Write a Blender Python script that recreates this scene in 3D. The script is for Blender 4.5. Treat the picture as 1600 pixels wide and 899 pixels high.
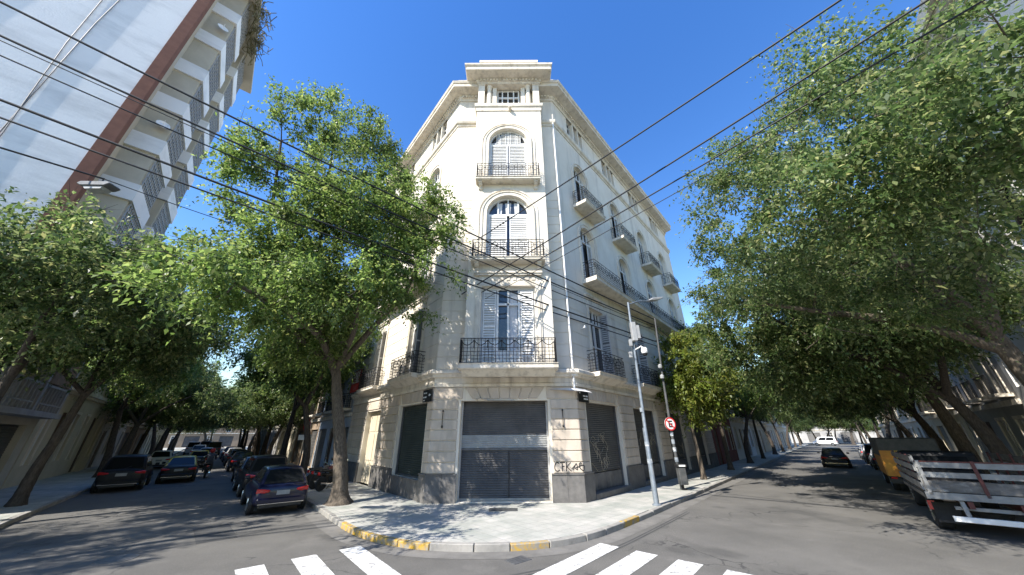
import bpy, bmesh, math, random
import numpy as np
from mathutils import Vector, Matrix

# ------------------------------------------------------------------ scene, camera, sky, sun
scene = bpy.context.scene
for o in list(bpy.data.objects): bpy.data.objects.remove(o)
COL = scene.collection
rad, sin, cos, pi = math.radians, math.sin, math.cos, math.pi

cam_data = bpy.data.cameras.new('camera'); cam = bpy.data.objects.new('camera', cam_data); COL.objects.link(cam)
cam.location = (0, 0, 2.45)
cam.rotation_euler = (rad(90 + 24.5), 0, 0)
cam.rotation_euler.rotate_axis('Z', rad(-0.35))
cam_data.sensor_fit = 'HORIZONTAL'; cam_data.sensor_width = 36.0
cam_data.lens = 36.0 * 512 / 1600
cam_data.clip_start = 0.05; cam_data.clip_end = 6000
scene.camera = cam
scene.render.resolution_x, scene.render.resolution_y = 1024, 575

SUN_AZ, SUN_EL = 46.0, 43.0      # azimuth measured from behind the camera towards its left
to_sun = Vector((-sin(rad(SUN_AZ)) * cos(rad(SUN_EL)), -cos(rad(SUN_AZ)) * cos(rad(SUN_EL)), sin(rad(SUN_EL))))
world = bpy.data.worlds.new('World'); scene.world = world; world.use_nodes = True
wn = world.node_tree; bg = wn.nodes['Background']
sky = wn.nodes.new('ShaderNodeTexSky'); sky.sky_type = 'NISHITA'; sky.sun_disc = False
sky.sun_elevation = rad(SUN_EL)
sky.sun_rotation = math.atan2(to_sun.x, to_sun.y)
sky.altitude = 0; sky.air_density = 1.5; sky.dust_density = 0.15; sky.ozone_density = 3.0
hs = wn.nodes.new('ShaderNodeHueSaturation'); hs.inputs['Saturation'].default_value = 1.33; hs.inputs['Hue'].default_value = 0.515
wn.links.new(sky.outputs[0], hs.inputs['Color']); wn.links.new(hs.outputs[0], bg.inputs[0]); bg.inputs[1].default_value = 0.145
sun_data = bpy.data.lights.new('sun', 'SUN'); sun_data.energy = 5.0; sun_data.angle = rad(0.53); sun_data.color = (1.0, 0.95, 0.87)
sun = bpy.data.objects.new('sun', sun_data); COL.objects.link(sun)
sun.rotation_euler = (-to_sun).to_track_quat('-Z', 'Y').to_euler(); sun.location = to_sun * 80
vs = scene.view_settings; vs.view_transform = 'Standard'; vs.look = 'None'; vs.gamma = 1; vs.exposure = 0.92; vs.use_curve_mapping = False
scene.render.engine = 'CYCLES'
scene.cycles.max_bounces = 8; scene.cycles.transparent_max_bounces = 8

# ------------------------------------------------------------------ materials
M = {}
def nmat(name):
    m = bpy.data.materials.new(name); m.use_nodes = True; M[name] = m
    return m, m.node_tree.nodes, m.node_tree.links, m.node_tree.nodes['Principled BSDF']
def mk(name, c1, c2=None, scale=2.0, rough=0.8, bump=0.0, bscale=40.0, metal=0.0, stretch=(1, 1, 1), streak=None, coat=0.0, spec=0.5, detail=6, contrast=(0.35, 0.68)):
    m, N, K, P = nmat(name)
    P.inputs['Roughness'].default_value = rough; P.inputs['Metallic'].default_value = metal
    P.inputs['Coat Weight'].default_value = coat; P.inputs['Coat Roughness'].default_value = 0.08
    P.inputs['Specular IOR Level'].default_value = spec
    if c2 is None:
        P.inputs['Base Color'].default_value = (*c1, 1)
    geo = N.new('ShaderNodeNewGeometry')
    if c2 is not None:
        mp = N.new('ShaderNodeMapping'); mp.inputs['Scale'].default_value = stretch
        K.new(geo.outputs['Position'], mp.inputs['Vector'])
        nz = N.new('ShaderNodeTexNoise'); nz.inputs['Scale'].default_value = scale; nz.inputs['Detail'].default_value = detail; nz.inputs['Roughness'].default_value = 0.62
        K.new(mp.outputs[0], nz.inputs['Vector'])
        cr = N.new('ShaderNodeValToRGB'); cr.color_ramp.elements[0].position = contrast[0]; cr.color_ramp.elements[1].position = contrast[1]
        cr.color_ramp.elements[0].color = (*c1, 1); cr.color_ramp.elements[1].color = (*c2, 1)
        K.new(nz.outputs['Fac'], cr.inputs[0]); out = cr.outputs[0]
        if streak:
            col, sc, lo, hi, amt = streak
            mp2 = N.new('ShaderNodeMapping'); mp2.inputs['Scale'].default_value = sc
            K.new(geo.outputs['Position'], mp2.inputs['Vector'])
            n2 = N.new('ShaderNodeTexNoise'); n2.inputs['Scale'].default_value = 1.0; n2.inputs['Detail'].default_value = 8; n2.inputs['Roughness'].default_value = 0.65
            K.new(mp2.outputs[0], n2.inputs['Vector'])
            mr = N.new('ShaderNodeMapRange'); mr.inputs['From Min'].default_value = lo; mr.inputs['From Max'].default_value = hi; mr.inputs['To Max'].default_value = amt
            K.new(n2.outputs['Fac'], mr.inputs['Value'])
            mx = N.new('ShaderNodeMix'); mx.data_type = 'RGBA'
            K.new(mr.outputs[0], mx.inputs['Factor']); K.new(out, mx.inputs['A']); mx.inputs['B'].default_value = (*col, 1)
            out = mx.outputs['Result']
        K.new(out, P.inputs['Base Color'])
    if bump:
        nb = N.new('ShaderNodeTexNoise'); nb.inputs['Scale'].default_value = bscale; nb.inputs['Detail'].default_value = 5
        K.new(geo.outputs['Position'], nb.inputs['Vector'])
        bp = N.new('ShaderNodeBump'); bp.inputs['Strength'].default_value = bump; bp.inputs['Distance'].default_value = 0.02
        K.new(nb.outputs['Fac'], bp.inputs['Height']); K.new(bp.outputs[0], P.inputs['Normal'])
    return m

STRK = (1.6, 1.6, 0.16)
mk('stucco', (0.70, 0.63, 0.52), (0.79, 0.73, 0.62), 0.7, 0.9, 0.15, 30, streak=((0.36, 0.32, 0.27), STRK, 0.52, 0.74, 0.62))
mk('stucco_trim', (0.66, 0.59, 0.48), (0.75, 0.69, 0.585), 1.5, 0.88, 0.15, 40, streak=((0.28, 0.24, 0.19), (3, 3, 0.5), 0.48, 0.74, 0.7))
mk('ashlar', (0.51, 0.43, 0.345), (0.61, 0.525, 0.435), 1.4, 0.9, 0.25, 60, streak=((0.27, 0.24, 0.2), (2.2, 2.2, 0.5), 0.5, 0.75, 0.6))
mk('granite_dark', (0.10, 0.095, 0.09), (0.17, 0.16, 0.15), 3, 0.7, 0.15, 80, streak=((0.27, 0.25, 0.22), (1.2, 1.2, 0.8), 0.56, 0.72, 0.6))
mk('joint_wall', (0.30, 0.26, 0.21), (0.36, 0.31, 0.26), 3, 0.95)
mk('roller_dark', (0.055, 0.052, 0.05), (0.095, 0.09, 0.084), 1.2, 0.55, 0.05, 20, streak=((0.13, 0.12, 0.11), (2.2, 2.2, 0.7), 0.56, 0.74, 0.55))
mk('roller_green', (0.02, 0.028, 0.024), (0.04, 0.05, 0.043), 1.2, 0.5)
mk('galvanised', (0.27, 0.27, 0.255), (0.36, 0.36, 0.34), 3, 0.55, metal=0.15)
mk('white_joinery', (0.70, 0.69, 0.66), (0.79, 0.78, 0.75), 3, 0.6)
mk('grey_joinery', (0.43, 0.42, 0.40), (0.52, 0.51, 0.49), 3, 0.65)
mk('pane', (0.025, 0.03, 0.035), None, rough=0.06, spec=0.8)
mk('curtain', (0.5, 0.5, 0.52), (0.62, 0.62, 0.62), 8, 0.9, stretch=(6, 6, 0.4))
mk('iron', (0.012, 0.012, 0.013), (0.035, 0.032, 0.03), 6, 0.55, metal=0.2)
mk('iron_grey', (0.10, 0.105, 0.11), (0.16, 0.16, 0.165), 6, 0.5, metal=0.4)
mk('pole_paint', (0.15, 0.18, 0.21), (0.24, 0.27, 0.30), 5, 0.45, metal=0.3, streak=((0.45, 0.42, 0.38), (6, 6, 1.2), 0.6, 0.72, 0.7))
mk('plastic_grey', (0.27, 0.28, 0.28), (0.36, 0.36, 0.36), 5, 0.5)
mk('plastic_black', (0.015, 0.015, 0.016), (0.03, 0.03, 0.03), 5, 0.45)
mk('bin_grey', (0.05, 0.055, 0.055), (0.09, 0.09, 0.09), 5, 0.6)
mk('white_paint', (0.78, 0.78, 0.76), (0.82, 0.82, 0.80), 3, 0.5)
mk('red_paint', (0.55, 0.02, 0.025), (0.6, 0.03, 0.03), 3, 0.4)
mk('black_paint', (0.012, 0.012, 0.012), None, rough=0.5)
mk('sign_red', (0.22, 0.02, 0.03), (0.28, 0.03, 0.04), 4, 0.5)
mk('sign_pink', (0.6, 0.25, 0.25), None, rough=0.5)
def asphalt_mat():
    m, N, K, P = nmat('asphalt'); P.inputs['Roughness'].default_value = 0.88
    geo = N.new('ShaderNodeNewGeometry')
    def noise(sc, det=6, st=(1, 1, 1), ro=.6):
        mp = N.new('ShaderNodeMapping'); mp.inputs['Scale'].default_value = st; K.new(geo.outputs['Position'], mp.inputs['Vector'])
        n_ = N.new('ShaderNodeTexNoise'); n_.inputs['Scale'].default_value = sc; n_.inputs['Detail'].default_value = det; n_.inputs['Roughness'].default_value = ro; K.new(mp.outputs[0], n_.inputs['Vector']); return n_.outputs['Fac']
    def rng_(v, lo, hi, amt):
        r = N.new('ShaderNodeMapRange'); r.inputs['From Min'].default_value = lo; r.inputs['From Max'].default_value = hi; r.inputs['To Max'].default_value = amt; K.new(v, r.inputs['Value']); return r.outputs[0]
    def over(a_, col, f):
        x = N.new('ShaderNodeMix'); x.data_type = 'RGBA'; K.new(f, x.inputs['Factor']); K.new(a_, x.inputs['A']); x.inputs['B'].default_value = (*col, 1); return x.outputs['Result']
    cr = N.new('ShaderNodeValToRGB'); cr.color_ramp.elements[0].position = .3; cr.color_ramp.elements[1].position = .7
    cr.color_ramp.elements[0].color = (.09, .086, .079, 1); cr.color_ramp.elements[1].color = (.148, .141, .129, 1); K.new(noise(.5, 10), cr.inputs[0])
    o = over(cr.outputs[0], (.25, .235, .21), rng_(noise(38, 3), .56, .7, .55))
    o = over(o, (.045, .044, .043), rng_(noise(55, 2), .58, .7, .6))
    o = over(o, (.05, .049, .047), rng_(noise(.33, 4, (1, 1, 1), .5), .60, .66, .5))
    o = over(o, (.2, .188, .17), rng_(noise(.8, 8, (1.0, 1.0, 1), .7), .57, .72, .45))
    vo = N.new('ShaderNodeTexVoronoi'); vo.feature = 'DISTANCE_TO_EDGE'; vo.inputs['Scale'].default_value = .42
    wv = N.new('ShaderNodeMapping'); K.new(geo.outputs['Position'], wv.inputs['Vector'])
    nv = N.new('ShaderNodeTexNoise'); nv.inputs['Scale'].default_value = 1.6; nv.inputs['Detail'].default_value = 6; K.new(geo.outputs['Position'], nv.inputs['Vector'])
    ad = N.new('ShaderNodeVectorMath'); ad.operation = 'ADD'; K.new(wv.outputs[0], ad.inputs[0]); K.new(nv.outputs['Color'], ad.inputs[1]); K.new(ad.outputs[0], vo.inputs['Vector'])
    lt = N.new('ShaderNodeMapRange'); lt.inputs['From Min'].default_value = .004; lt.inputs['From Max'].default_value = .012; lt.inputs['To Min'].default_value = .75; lt.inputs['To Max'].default_value = 0; K.new(vo.outputs['Distance'], lt.inputs['Value'])
    gate = N.new('ShaderNodeMath'); gate.operation = 'MULTIPLY'; K.new(lt.outputs[0], gate.inputs[0]); K.new(rng_(noise(.35, 3), .5, .6, 1.0), gate.inputs[1])
    o = over(o, (.03, .03, .03), gate.outputs[0])
    K.new(o, P.inputs['Base Color'])
    bp = N.new('ShaderNodeBump'); bp.inputs['Strength'].default_value = .55; bp.inputs['Distance'].default_value = .015; K.new(noise(90, 4), bp.inputs['Height']); K.new(bp.outputs[0], P.inputs['Normal'])
asphalt_mat()
mk('asphalt_patch', (0.055, 0.055, 0.055), (0.085, 0.085, 0.083), 1.5, 0.9, 0.5, 100)
mk('gutter', (0.12, 0.115, 0.105), (0.20, 0.19, 0.175), 1.2, 0.9, 0.4, 60, streak=((0.12, 0.115, 0.11), (5, 5, 5), 0.5, 0.7, 0.6))
mk('tar', (0.03, 0.03, 0.03), None, rough=0.7)
mk('earth', (0.16, 0.13, 0.10), (0.24, 0.20, 0.16), 3, 0.95, 0.5, 30)
mk('kerb_stone', (0.24, 0.23, 0.21), (0.37, 0.35, 0.315), 1.8, 0.9, 0.35, 40, streak=((0.16, 0.155, 0.145), (4, 4, 4), 0.52, 0.7, 0.6))
mk('cable', (0.012, 0.012, 0.013), None, rough=0.6)
mk('bark', (0.065, 0.05, 0.038), (0.17, 0.14, 0.105), 9, 0.95, 0.9, 16, stretch=(2.5, 2.5, 0.7))
mk('bark_dark', (0.04, 0.032, 0.026), (0.10, 0.082, 0.066), 9, 0.95, 0.9, 16, stretch=(2.5, 2.5, 0.7))
mk('party_wall', (0.74, 0.74, 0.74), (0.82, 0.82, 0.81), 0.35, 0.9, 0.25, 12, streak=((0.42, 0.43, 0.44), (0.25, 0.25, 0.9), 0.5, 0.7, 0.55))
mk('brick_brown', (0.15, 0.065, 0.045), (0.20, 0.09, 0.06), 2, 0.9, 0.3, 30)
mk('beige_wall', (0.44, 0.40, 0.32), (0.52, 0.48, 0.39), 0.8, 0.9, streak=((0.3, 0.27, 0.22), STRK, 0.55, 0.75, 0.4))
mk('cream_wall', (0.50, 0.44, 0.32), (0.58, 0.52, 0.40), 0.8, 0.9, streak=((0.3, 0.26, 0.2), STRK, 0.55, 0.75, 0.5))
mk('grey_wall', (0.30, 0.29, 0.28), (0.40, 0.39, 0.37), 0.8, 0.9, streak=((0.2, 0.19, 0.18), STRK, 0.55, 0.75, 0.5))
mk('blue_grey_wall', (0.36, 0.39, 0.43), (0.44, 0.47, 0.5), 0.8, 0.9)
mk('red_wall', (0.16, 0.05, 0.04), (0.22, 0.075, 0.06), 1, 0.9)
mk('brown_wall', (0.26, 0.19, 0.13), (0.32, 0.24, 0.17), 1, 0.9)
mk('white_wall', (0.66, 0.65, 0.62), (0.75, 0.74, 0.71), 0.6, 0.9, streak=((0.5, 0.47, 0.42), STRK, 0.55, 0.75, 0.5))
mk('shade_roof', (0.22, 0.2, 0.18), (0.3, 0.28, 0.25), 1, 0.95)
mk('wood_door', (0.07, 0.04, 0.022), (0.12, 0.07, 0.04), 4, 0.6, stretch=(6, 6, 0.6))
mk('rubber', (0.02, 0.02, 0.02), (0.032, 0.032, 0.032), 8, 0.85)
mk('rim', (0.45, 0.46, 0.47), None, rough=0.3, metal=0.9)
mk('car_glass', (0.012, 0.014, 0.016), None, rough=0.08, spec=0.3)
mk('tail_lens', (0.5, 0.012, 0.015), (0.6, 0.05, 0.04), 25, 0.15, coat=0.5)
mk('clear_lens', (0.6, 0.6, 0.62), None, rough=0.12, coat=0.5)
mk('chrome', (0.6, 0.6, 0.62), None, rough=0.15, metal=1.0)
mk('paint_blue', (0.004, 0.006, 0.028), (0.006, 0.009, 0.036), 3, 0.35, coat=0.5, spec=.3)
mk('paint_black', (0.012, 0.013, 0.015), (0.02, 0.02, 0.022), 3, 0.45, coat=0.15, spec=.2)
mk('paint_grey', (0.05, 0.053, 0.06), (0.065, 0.068, 0.075), 3, 0.4, coat=0.4, spec=.3)
mk('paint_silver', (0.38, 0.39, 0.4), (0.43, 0.43, 0.44), 3, 0.35, metal=0.4, coat=0.7)
mk('paint_white', (0.72, 0.72, 0.71), (0.77, 0.77, 0.76), 3, 0.35, coat=0.7)
mk('paint_yellow', (0.62, 0.42, 0.03), (0.68, 0.47, 0.04), 3, 0.35, coat=0.7)
mk('paint_orange', (0.55, 0.2, 0.02), (0.65, 0.32, 0.03), 3, 0.5)
mk('paint_maroon', (0.08, 0.018, 0.016), (0.11, 0.025, 0.022), 3, 0.5)
mk('plank', (0.09, 0.086, 0.08), (0.18, 0.17, 0.16), 2.2, 0.85, 0.35, 30, stretch=(1, 1, 5), streak=((0.4, 0.39, 0.37), (3, 3, 6), 0.55, 0.7, 0.7))
mk('plank_white', (0.19, 0.19, 0.185), (0.31, 0.31, 0.30), 3, 0.7, 0.2, 30, streak=((0.3, 0.28, 0.25), (4, 4, 6), 0.55, 0.7, 0.7))
mk('awning_cloth', (0.66, 0.64, 0.6), (0.76, 0.74, 0.7), 4, 0.85)
mk('jacket', (0.05, 0.055, 0.07), (0.09, 0.095, 0.11), 8, 0.9)
mk('jeans', (0.03, 0.04, 0.07), None, rough=0.9)
mk('graffiti_tan', (0.34, 0.29, 0.21), (0.42, 0.37, 0.28), 6, 0.8)
mk('plant_dry', (0.10, 0.09, 0.04), (0.18, 0.16, 0.08), 6, 0.9)
# crosswalk and kerb paint: worn edges let the surface below show
def worn(name, paint, under, lo, hi, scale=9.0):
    m, N, K, P = nmat(name); P.inputs['Roughness'].default_value = 0.8
    geo = N.new('ShaderNodeNewGeometry')
    a = N.new('ShaderNodeTexNoise'); a.inputs['Scale'].default_value = scale; a.inputs['Detail'].default_value = 10; a.inputs['Roughness'].default_value = 0.72
    K.new(geo.outputs['Position'], a.inputs['Vector'])
    mr = N.new('ShaderNodeMapRange'); mr.inputs['From Min'].default_value = lo; mr.inputs['From Max'].default_value = hi
    K.new(a.outputs['Fac'], mr.inputs['Value'])
    mx = N.new('ShaderNodeMix'); mx.data_type = 'RGBA'; mx.inputs['A'].default_value = (*paint, 1); mx.inputs['B'].default_value = (*under, 1)
    K.new(mr.outputs[0], mx.inputs['Factor']); K.new(mx.outputs['Result'], P.inputs['Base Color'])
worn('crosswalk_paint', (0.66, 0.655, 0.63), (0.15, 0.145, 0.14), 0.49, 0.66, 7.0)
worn('kerb_yellow', (0.50, 0.30, 0.03), (0.27, 0.25, 0.21), 0.42, 0.58, 6.0)
worn('sticker_pole', (0.24, 0.27, 0.30), (0.6, 0.6, 0.58), 0.55, 0.6, 6.0)
# pavement of small ribbed tiles
def pavement_mat(name, c1, c2, tile):
    m, N, K, P = nmat(name); P.inputs['Roughness'].default_value = 0.85
    geo = N.new('ShaderNodeNewGeometry')
    mp = N.new('ShaderNodeMapping'); mp.inputs['Rotation'].default_value = (0, 0, rad(48.5)); K.new(geo.outputs['Position'], mp.inputs['Vector'])
    br = N.new('ShaderNodeTexBrick'); br.offset = 0.0; br.inputs['Scale'].default_value = 1.0
    br.inputs['Brick Width'].default_value = tile; br.inputs['Row Height'].default_value = tile; br.inputs['Mortar Size'].default_value = 0.006
    br.inputs['Color1'].default_value = (*c1, 1); br.inputs['Color2'].default_value = (*c2, 1); br.inputs['Mortar'].default_value = (c1[0] * .55, c1[1] * .55, c1[2] * .55, 1)
    K.new(mp.outputs[0], br.inputs['Vector'])
    nz = N.new('ShaderNodeTexNoise'); nz.inputs['Scale'].default_value = 0.9; nz.inputs['Detail'].default_value = 9; nz.inputs['Roughness'].default_value = 0.7
    K.new(geo.outputs['Position'], nz.inputs['Vector'])
    mr = N.new('ShaderNodeMapRange'); mr.inputs['From Min'].default_value = 0.36; mr.inputs['From Max'].default_value = 0.7; mr.inputs['To Min'].default_value = 0.0; mr.inputs['To Max'].default_value = 0.85
    K.new(nz.outputs['Fac'], mr.inputs['Value'])
    mx = N.new('ShaderNodeMix'); mx.data_type = 'RGBA'; mx.inputs['B'].default_value = (c1[0] * .5, c1[1] * .6, c1[2] * .57, 1)
    K.new(mr.outputs[0], mx.inputs['Factor']); K.new(br.outputs['Color'], mx.inputs['A'])
    K.new(mx.outputs['Result'], P.inputs['Base Color'])
    bp = N.new('ShaderNodeBump'); bp.inputs['Strength'].default_value = 0.4; bp.inputs['Distance'].default_value = 0.01
    K.new(br.outputs['Fac'], bp.inputs['Height']); bp.invert = True; K.new(bp.outputs[0], P.inputs['Normal'])
pavement_mat('pavement', (0.43, 0.41, 0.375), (0.51, 0.485, 0.445), 0.4)
def leaf_mat(name, dark, mid, light, transl=0.4):
    m, N, K, P = nmat(name)
    geo = N.new('ShaderNodeNewGeometry')
    cr = N.new('ShaderNodeValToRGB'); e = cr.color_ramp.elements
    e[0].position = 0.0; e[0].color = (*dark, 1); e[1].position = 1.0; e[1].color = (*light, 1)
    k = e.new(0.5); k.color = (*mid, 1)
    k = e.new(0.9); k.color = (*light, 1); e[-1].color = (light[0] * 1.35, light[1] * 1.15, light[2] * 1.1, 1)
    K.new(geo.outputs['Random Per Island'], cr.inputs[0])
    P.inputs['Roughness'].default_value = 0.42; P.inputs['Specular IOR Level'].default_value = 0.5
    at_ = N.new('ShaderNodeAttribute'); at_.attribute_name = 'tone'
    tn = N.new('ShaderNodeHueSaturation'); K.new(cr.outputs[0], tn.inputs['Color']); K.new(at_.outputs['Fac'], tn.inputs['Value']); cr = tn
    K.new(cr.outputs[0], P.inputs['Base Color'])
    tr = N.new('ShaderNodeBsdfTranslucent')
    hs = N.new('ShaderNodeHueSaturation'); hs.inputs['Saturation'].default_value = 1.02; hs.inputs['Value'].default_value = 1.9; hs.inputs['Hue'].default_value = 0.491
    K.new(cr.outputs[0], hs.inputs['Color']); K.new(hs.outputs[0], tr.inputs['Color'])
    mix = N.new('ShaderNodeMixShader'); mix.inputs[0].default_value = transl
    K.new(P.outputs[0], mix.inputs[1]); K.new(tr.outputs[0], mix.inputs[2])
    K.new(mix.outputs[0], N['Material Output'].inputs['Surface'])
leaf_mat('leaf_fresh', (0.054, 0.10, 0.022), (0.108, 0.168, 0.042), (0.19, 0.25, 0.08), 0.52)
leaf_mat('leaf_deep', (0.044, 0.085, 0.024), (0.09, 0.138, 0.042), (0.2, 0.235, 0.1), 0.47)
leaf_mat('leaf_yellow', (0.08, 0.12, 0.02), (0.13, 0.17, 0.03), (0.2, 0.22, 0.05), 0.45)

# ------------------------------------------------------------------ mesh helpers
class MB:
    def __init__(s): s.v = []; s.f = []; s.m = []
    def face(s, pts, mi=0):
        b = len(s.v); s.v.extend(tuple(p) for p in pts); s.f.append(tuple(range(b, b + len(pts)))); s.m.append(mi)
    def box(s, x0, x1, y0, y1, z0, z1, mi=0):
        b = len(s.v)
        s.v += [(x0, y0, z0), (x1, y0, z0), (x1, y1, z0), (x0, y1, z0), (x0, y0, z1), (x1, y0, z1), (x1, y1, z1), (x0, y1, z1)]
        for q in ((0, 3, 2, 1), (4, 5, 6, 7), (0, 1, 5, 4), (1, 2, 6, 5), (2, 3, 7, 6), (3, 0, 4, 7)):
            s.f.append(tuple(b + i for i in q)); s.m.append(mi)
    def prism(s, poly, z0, z1, mi=0, mtop=None):
        n = len(poly); b = len(s.v)
        s.v += [(p[0], p[1], z0) for p in poly] + [(p[0], p[1], z1) for p in poly]
        s.f.append(tuple(b + i for i in reversed(range(n)))); s.m.append(mi)
        s.f.append(tuple(b + n + i for i in range(n))); s.m.append(mi if mtop is None else mtop)
        for i in range(n):
            j = (i + 1) % n; s.f.append((b + i, b + j, b + n + j, b + n + i)); s.m.append(mi)
    def ext(s, poly, y0, y1, mi=0):          # polygon in x,z extruded along y
        n = len(poly); b = len(s.v)
        s.v += [(p[0], y0, p[1]) for p in poly] + [(p[0], y1, p[1]) for p in poly]
        s.f.append(tuple(b + i for i in range(n))); s.f.append(tuple(b + n + i for i in reversed(range(n)))); s.m += [mi, mi]
        for i in range(n):
            j = (i + 1) % n; s.f.append((b + j, b + i, b + n + i, b + n + j)); s.m.append(mi)
    def extx(s, poly, x0, x1, mi=0):         # polygon in y,z extruded along x
        n = len(poly); b = len(s.v)
        s.v += [(x0, p[0], p[1]) for p in poly] + [(x1, p[0], p[1]) for p in poly]
        s.f.append(tuple(b + i for i in reversed(range(n)))); s.f.append(tuple(b + n + i for i in range(n))); s.m += [mi, mi]
        for i in range(n):
            j = (i + 1) % n; s.f.append((b + i, b + j, b + n + j, b + n + i)); s.m.append(mi)
    def tube(s, pts, rs, sides=8, mi=0, caps=True):
        pts = [Vector(p) for p in pts]
        if not hasattr(rs, '__len__'): rs = [rs] * len(pts)
        b0 = len(s.v); up = Vector((0, 0, 1)); prev = None
        for i, p in enumerate(pts):
            d = (pts[min(i + 1, len(pts) - 1)] - pts[max(i - 1, 0)])
            d = d.normalized() if d.length > 1e-9 else Vector((0, 0, 1))
            if prev is None:
                a = d.cross(Vector((1, 0, 0)) if abs(d.x) < 0.8 else up).normalized()
            else:
                a = (prev - d * prev.dot(d)); a = a.normalized() if a.length > 1e-6 else d.orthogonal().normalized()
            prev = a; c = d.cross(a)
            for k in range(sides):
                t = 2 * pi * k / sides; s.v.append(tuple(p + (a * cos(t) + c * sin(t)) * rs[i]))
        for i in range(len(pts) - 1):
            for k in range(sides):
                k2 = (k + 1) % sides; A = b0 + i * sides; B = A + sides
                s.f.append((A + k, A + k2, B + k2, B + k)); s.m.append(mi)
        if caps:
            s.f.append(tuple(b0 + k for k in reversed(range(sides)))); s.m.append(mi)
            e = b0 + (len(pts) - 1) * sides; s.f.append(tuple(e + k for k in range(sides))); s.m.append(mi)
    def lathe(s, prof, axis='z', c=(0, 0, 0), sides=20, mi=0):   # prof: (radius, along)
        b0 = len(s.v)
        for r, h in prof:
            for k in range(sides):
                t = 2 * pi * k / sides; u, w = r * cos(t), r * sin(t)
                p = (u, w, h) if axis == 'z' else ((h, u, w) if axis == 'x' else (u, h, w))
                s.v.append((p[0] + c[0], p[1] + c[1], p[2] + c[2]))
        for i in range(len(prof) - 1):
            for k in range(sides):
                k2 = (k + 1) % sides; A = b0 + i * sides; B = A + sides
                s.f.append((A + k, A + k2, B + k2, B + k)); s.m.append(mi)
        s.f.append(tuple(b0 + k for k in reversed(range(sides)))); s.m.append(mi)
        e = b0 + (len(prof) - 1) * sides; s.f.append(tuple(e + k for k in range(sides))); s.m.append(mi)
    def mesh(s, name, mats, smooth=False):
        me = bpy.data.meshes.new(name); me.from_pydata(s.v, [], s.f)
        for m in (mats if isinstance(mats, (list, tuple)) else [mats]): me.materials.append(M[m])
        if len(set(s.m)) > 1: me.polygons.foreach_set('material_index', s.m)
        if smooth is True: me.polygons.foreach_set('use_smooth', [True] * len(me.polygons))
        elif smooth: me.shade_smooth() if False else me.polygons.foreach_set('use_smooth', [True] * len(me.polygons)); 
        me.validate(); me.update()
        return me
    def build(s, name, mats, parent=None, loc=(0, 0, 0), rz=0.0, smooth=False, bevel=0.0, weld=False):
        me = s.mesh(name, mats, smooth)
        if bevel or weld:
            bm = bmesh.new(); bm.from_mesh(me); bmesh.ops.remove_doubles(bm, verts=bm.verts, dist=0.0005)
            if bevel: bmesh.ops.bevel(bm, geom=bm.edges, offset=bevel, segments=1, affect='EDGES', clamp_overlap=True)
            bmesh.ops.recalc_face_normals(bm, faces=bm.faces)
            bm.to_mesh(me); bm.free()
        return link(name, me, parent, loc, rz)
def link(name, me, parent=None, loc=(0, 0, 0), rz=0.0):
    o = bpy.data.objects.new(name, me); COL.objects.link(o); o.location = loc; o.rotation_euler = (0, 0, rz)
    if parent: o.parent = parent
    return o
def tag(o, label=None, cat=None, group=None, kind=None):
    if label: o['label'] = label
    if cat: o['category'] = cat
    if group: o['group'] = group
    if kind: o['kind'] = kind
    return o
def thing(name, label, cat, loc=(0, 0, 0), rz=0.0, group=None):
    o = link(name, None, None, loc, rz); o.empty_display_size = 0.3
    return tag(o, label, cat, group)
def copy_tree(o, parent=None, loc=None, rz=None):
    c = o.copy(); COL.objects.link(c); c.parent = parent
    if loc is not None: c.location = loc
    if rz is not None: c.rotation_euler = (0, 0, rz)
    for ch in list(o.children): copy_tree(ch, c)
    return c
def smooth_by_angle(o, ang=40):
    me = o.data
    me.polygons.foreach_set('use_smooth', [True] * len(me.polygons))
    try: me.set_sharp_from_angle(angle=rad(ang))
    except Exception: pass
    return o

# ------------------------------------------------------------------ plan of the place
AR, AL = rad(41.5), rad(40.0)
R = Vector((sin(AR), cos(AR))); L = Vector((-sin(AL), cos(AL)))
NR = Vector((R.y, -R.x)); NL = Vector((-L.y, L.x))      # outward normals of the corner building's two street fronts
P1, P2 = Vector((-3.4, 14.9)), Vector((2.75, 14.9))
PH_R, PH_L = pi / 2 - AR, -(pi / 2 - AL)                # rotations whose local -y is the outward normal
LEN_R, LEN_L = 21.9, 11.6
PAVE = 0.14
KL, KR = Vector((-6.96, 14.05)), Vector((5.61, 14.27))   # where the kerb leaves the corner curve
WL, WR = 7.9, 9.3                                        # road widths
def v3(p, z=0.0): return Vector((p[0], p[1], z))
def catmull(pts, n=6):
    out = []; P = [pts[0]] + pts + [pts[-1]]
    for i in range(1, len(P) - 2):
        for k in range(n):
            t = k / n; a, b, c, d = [Vector(q) for q in P[i - 1:i + 3]]
            out.append(0.5 * ((2 * b) + (c - a) * t + (2 * a - 5 * b + 4 * c - d) * t * t + (3 * b - a - 3 * c + d) * t ** 3))
    out.append(Vector(pts[-1])); return out

# ground, road
mb = MB(); S = 2500
mb.face([(-S, -S, -0.05), (S, -S, -0.05), (S, S, -0.05), (-S, S, -0.05)])
tag(mb.build('ground', 'earth'), 'bare ground under the city blocks reaching the horizon', 'ground', kind='structure')
mb = MB(); n = 60; 
mb.face([(-260, -60, 0), (260, -60, 0), (260, 330, 0), (-260, 330, 0)])
tag(mb.build('road', 'asphalt'), 'grey asphalt road crossing with pale aggregate', 'road', kind='structure')

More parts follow.
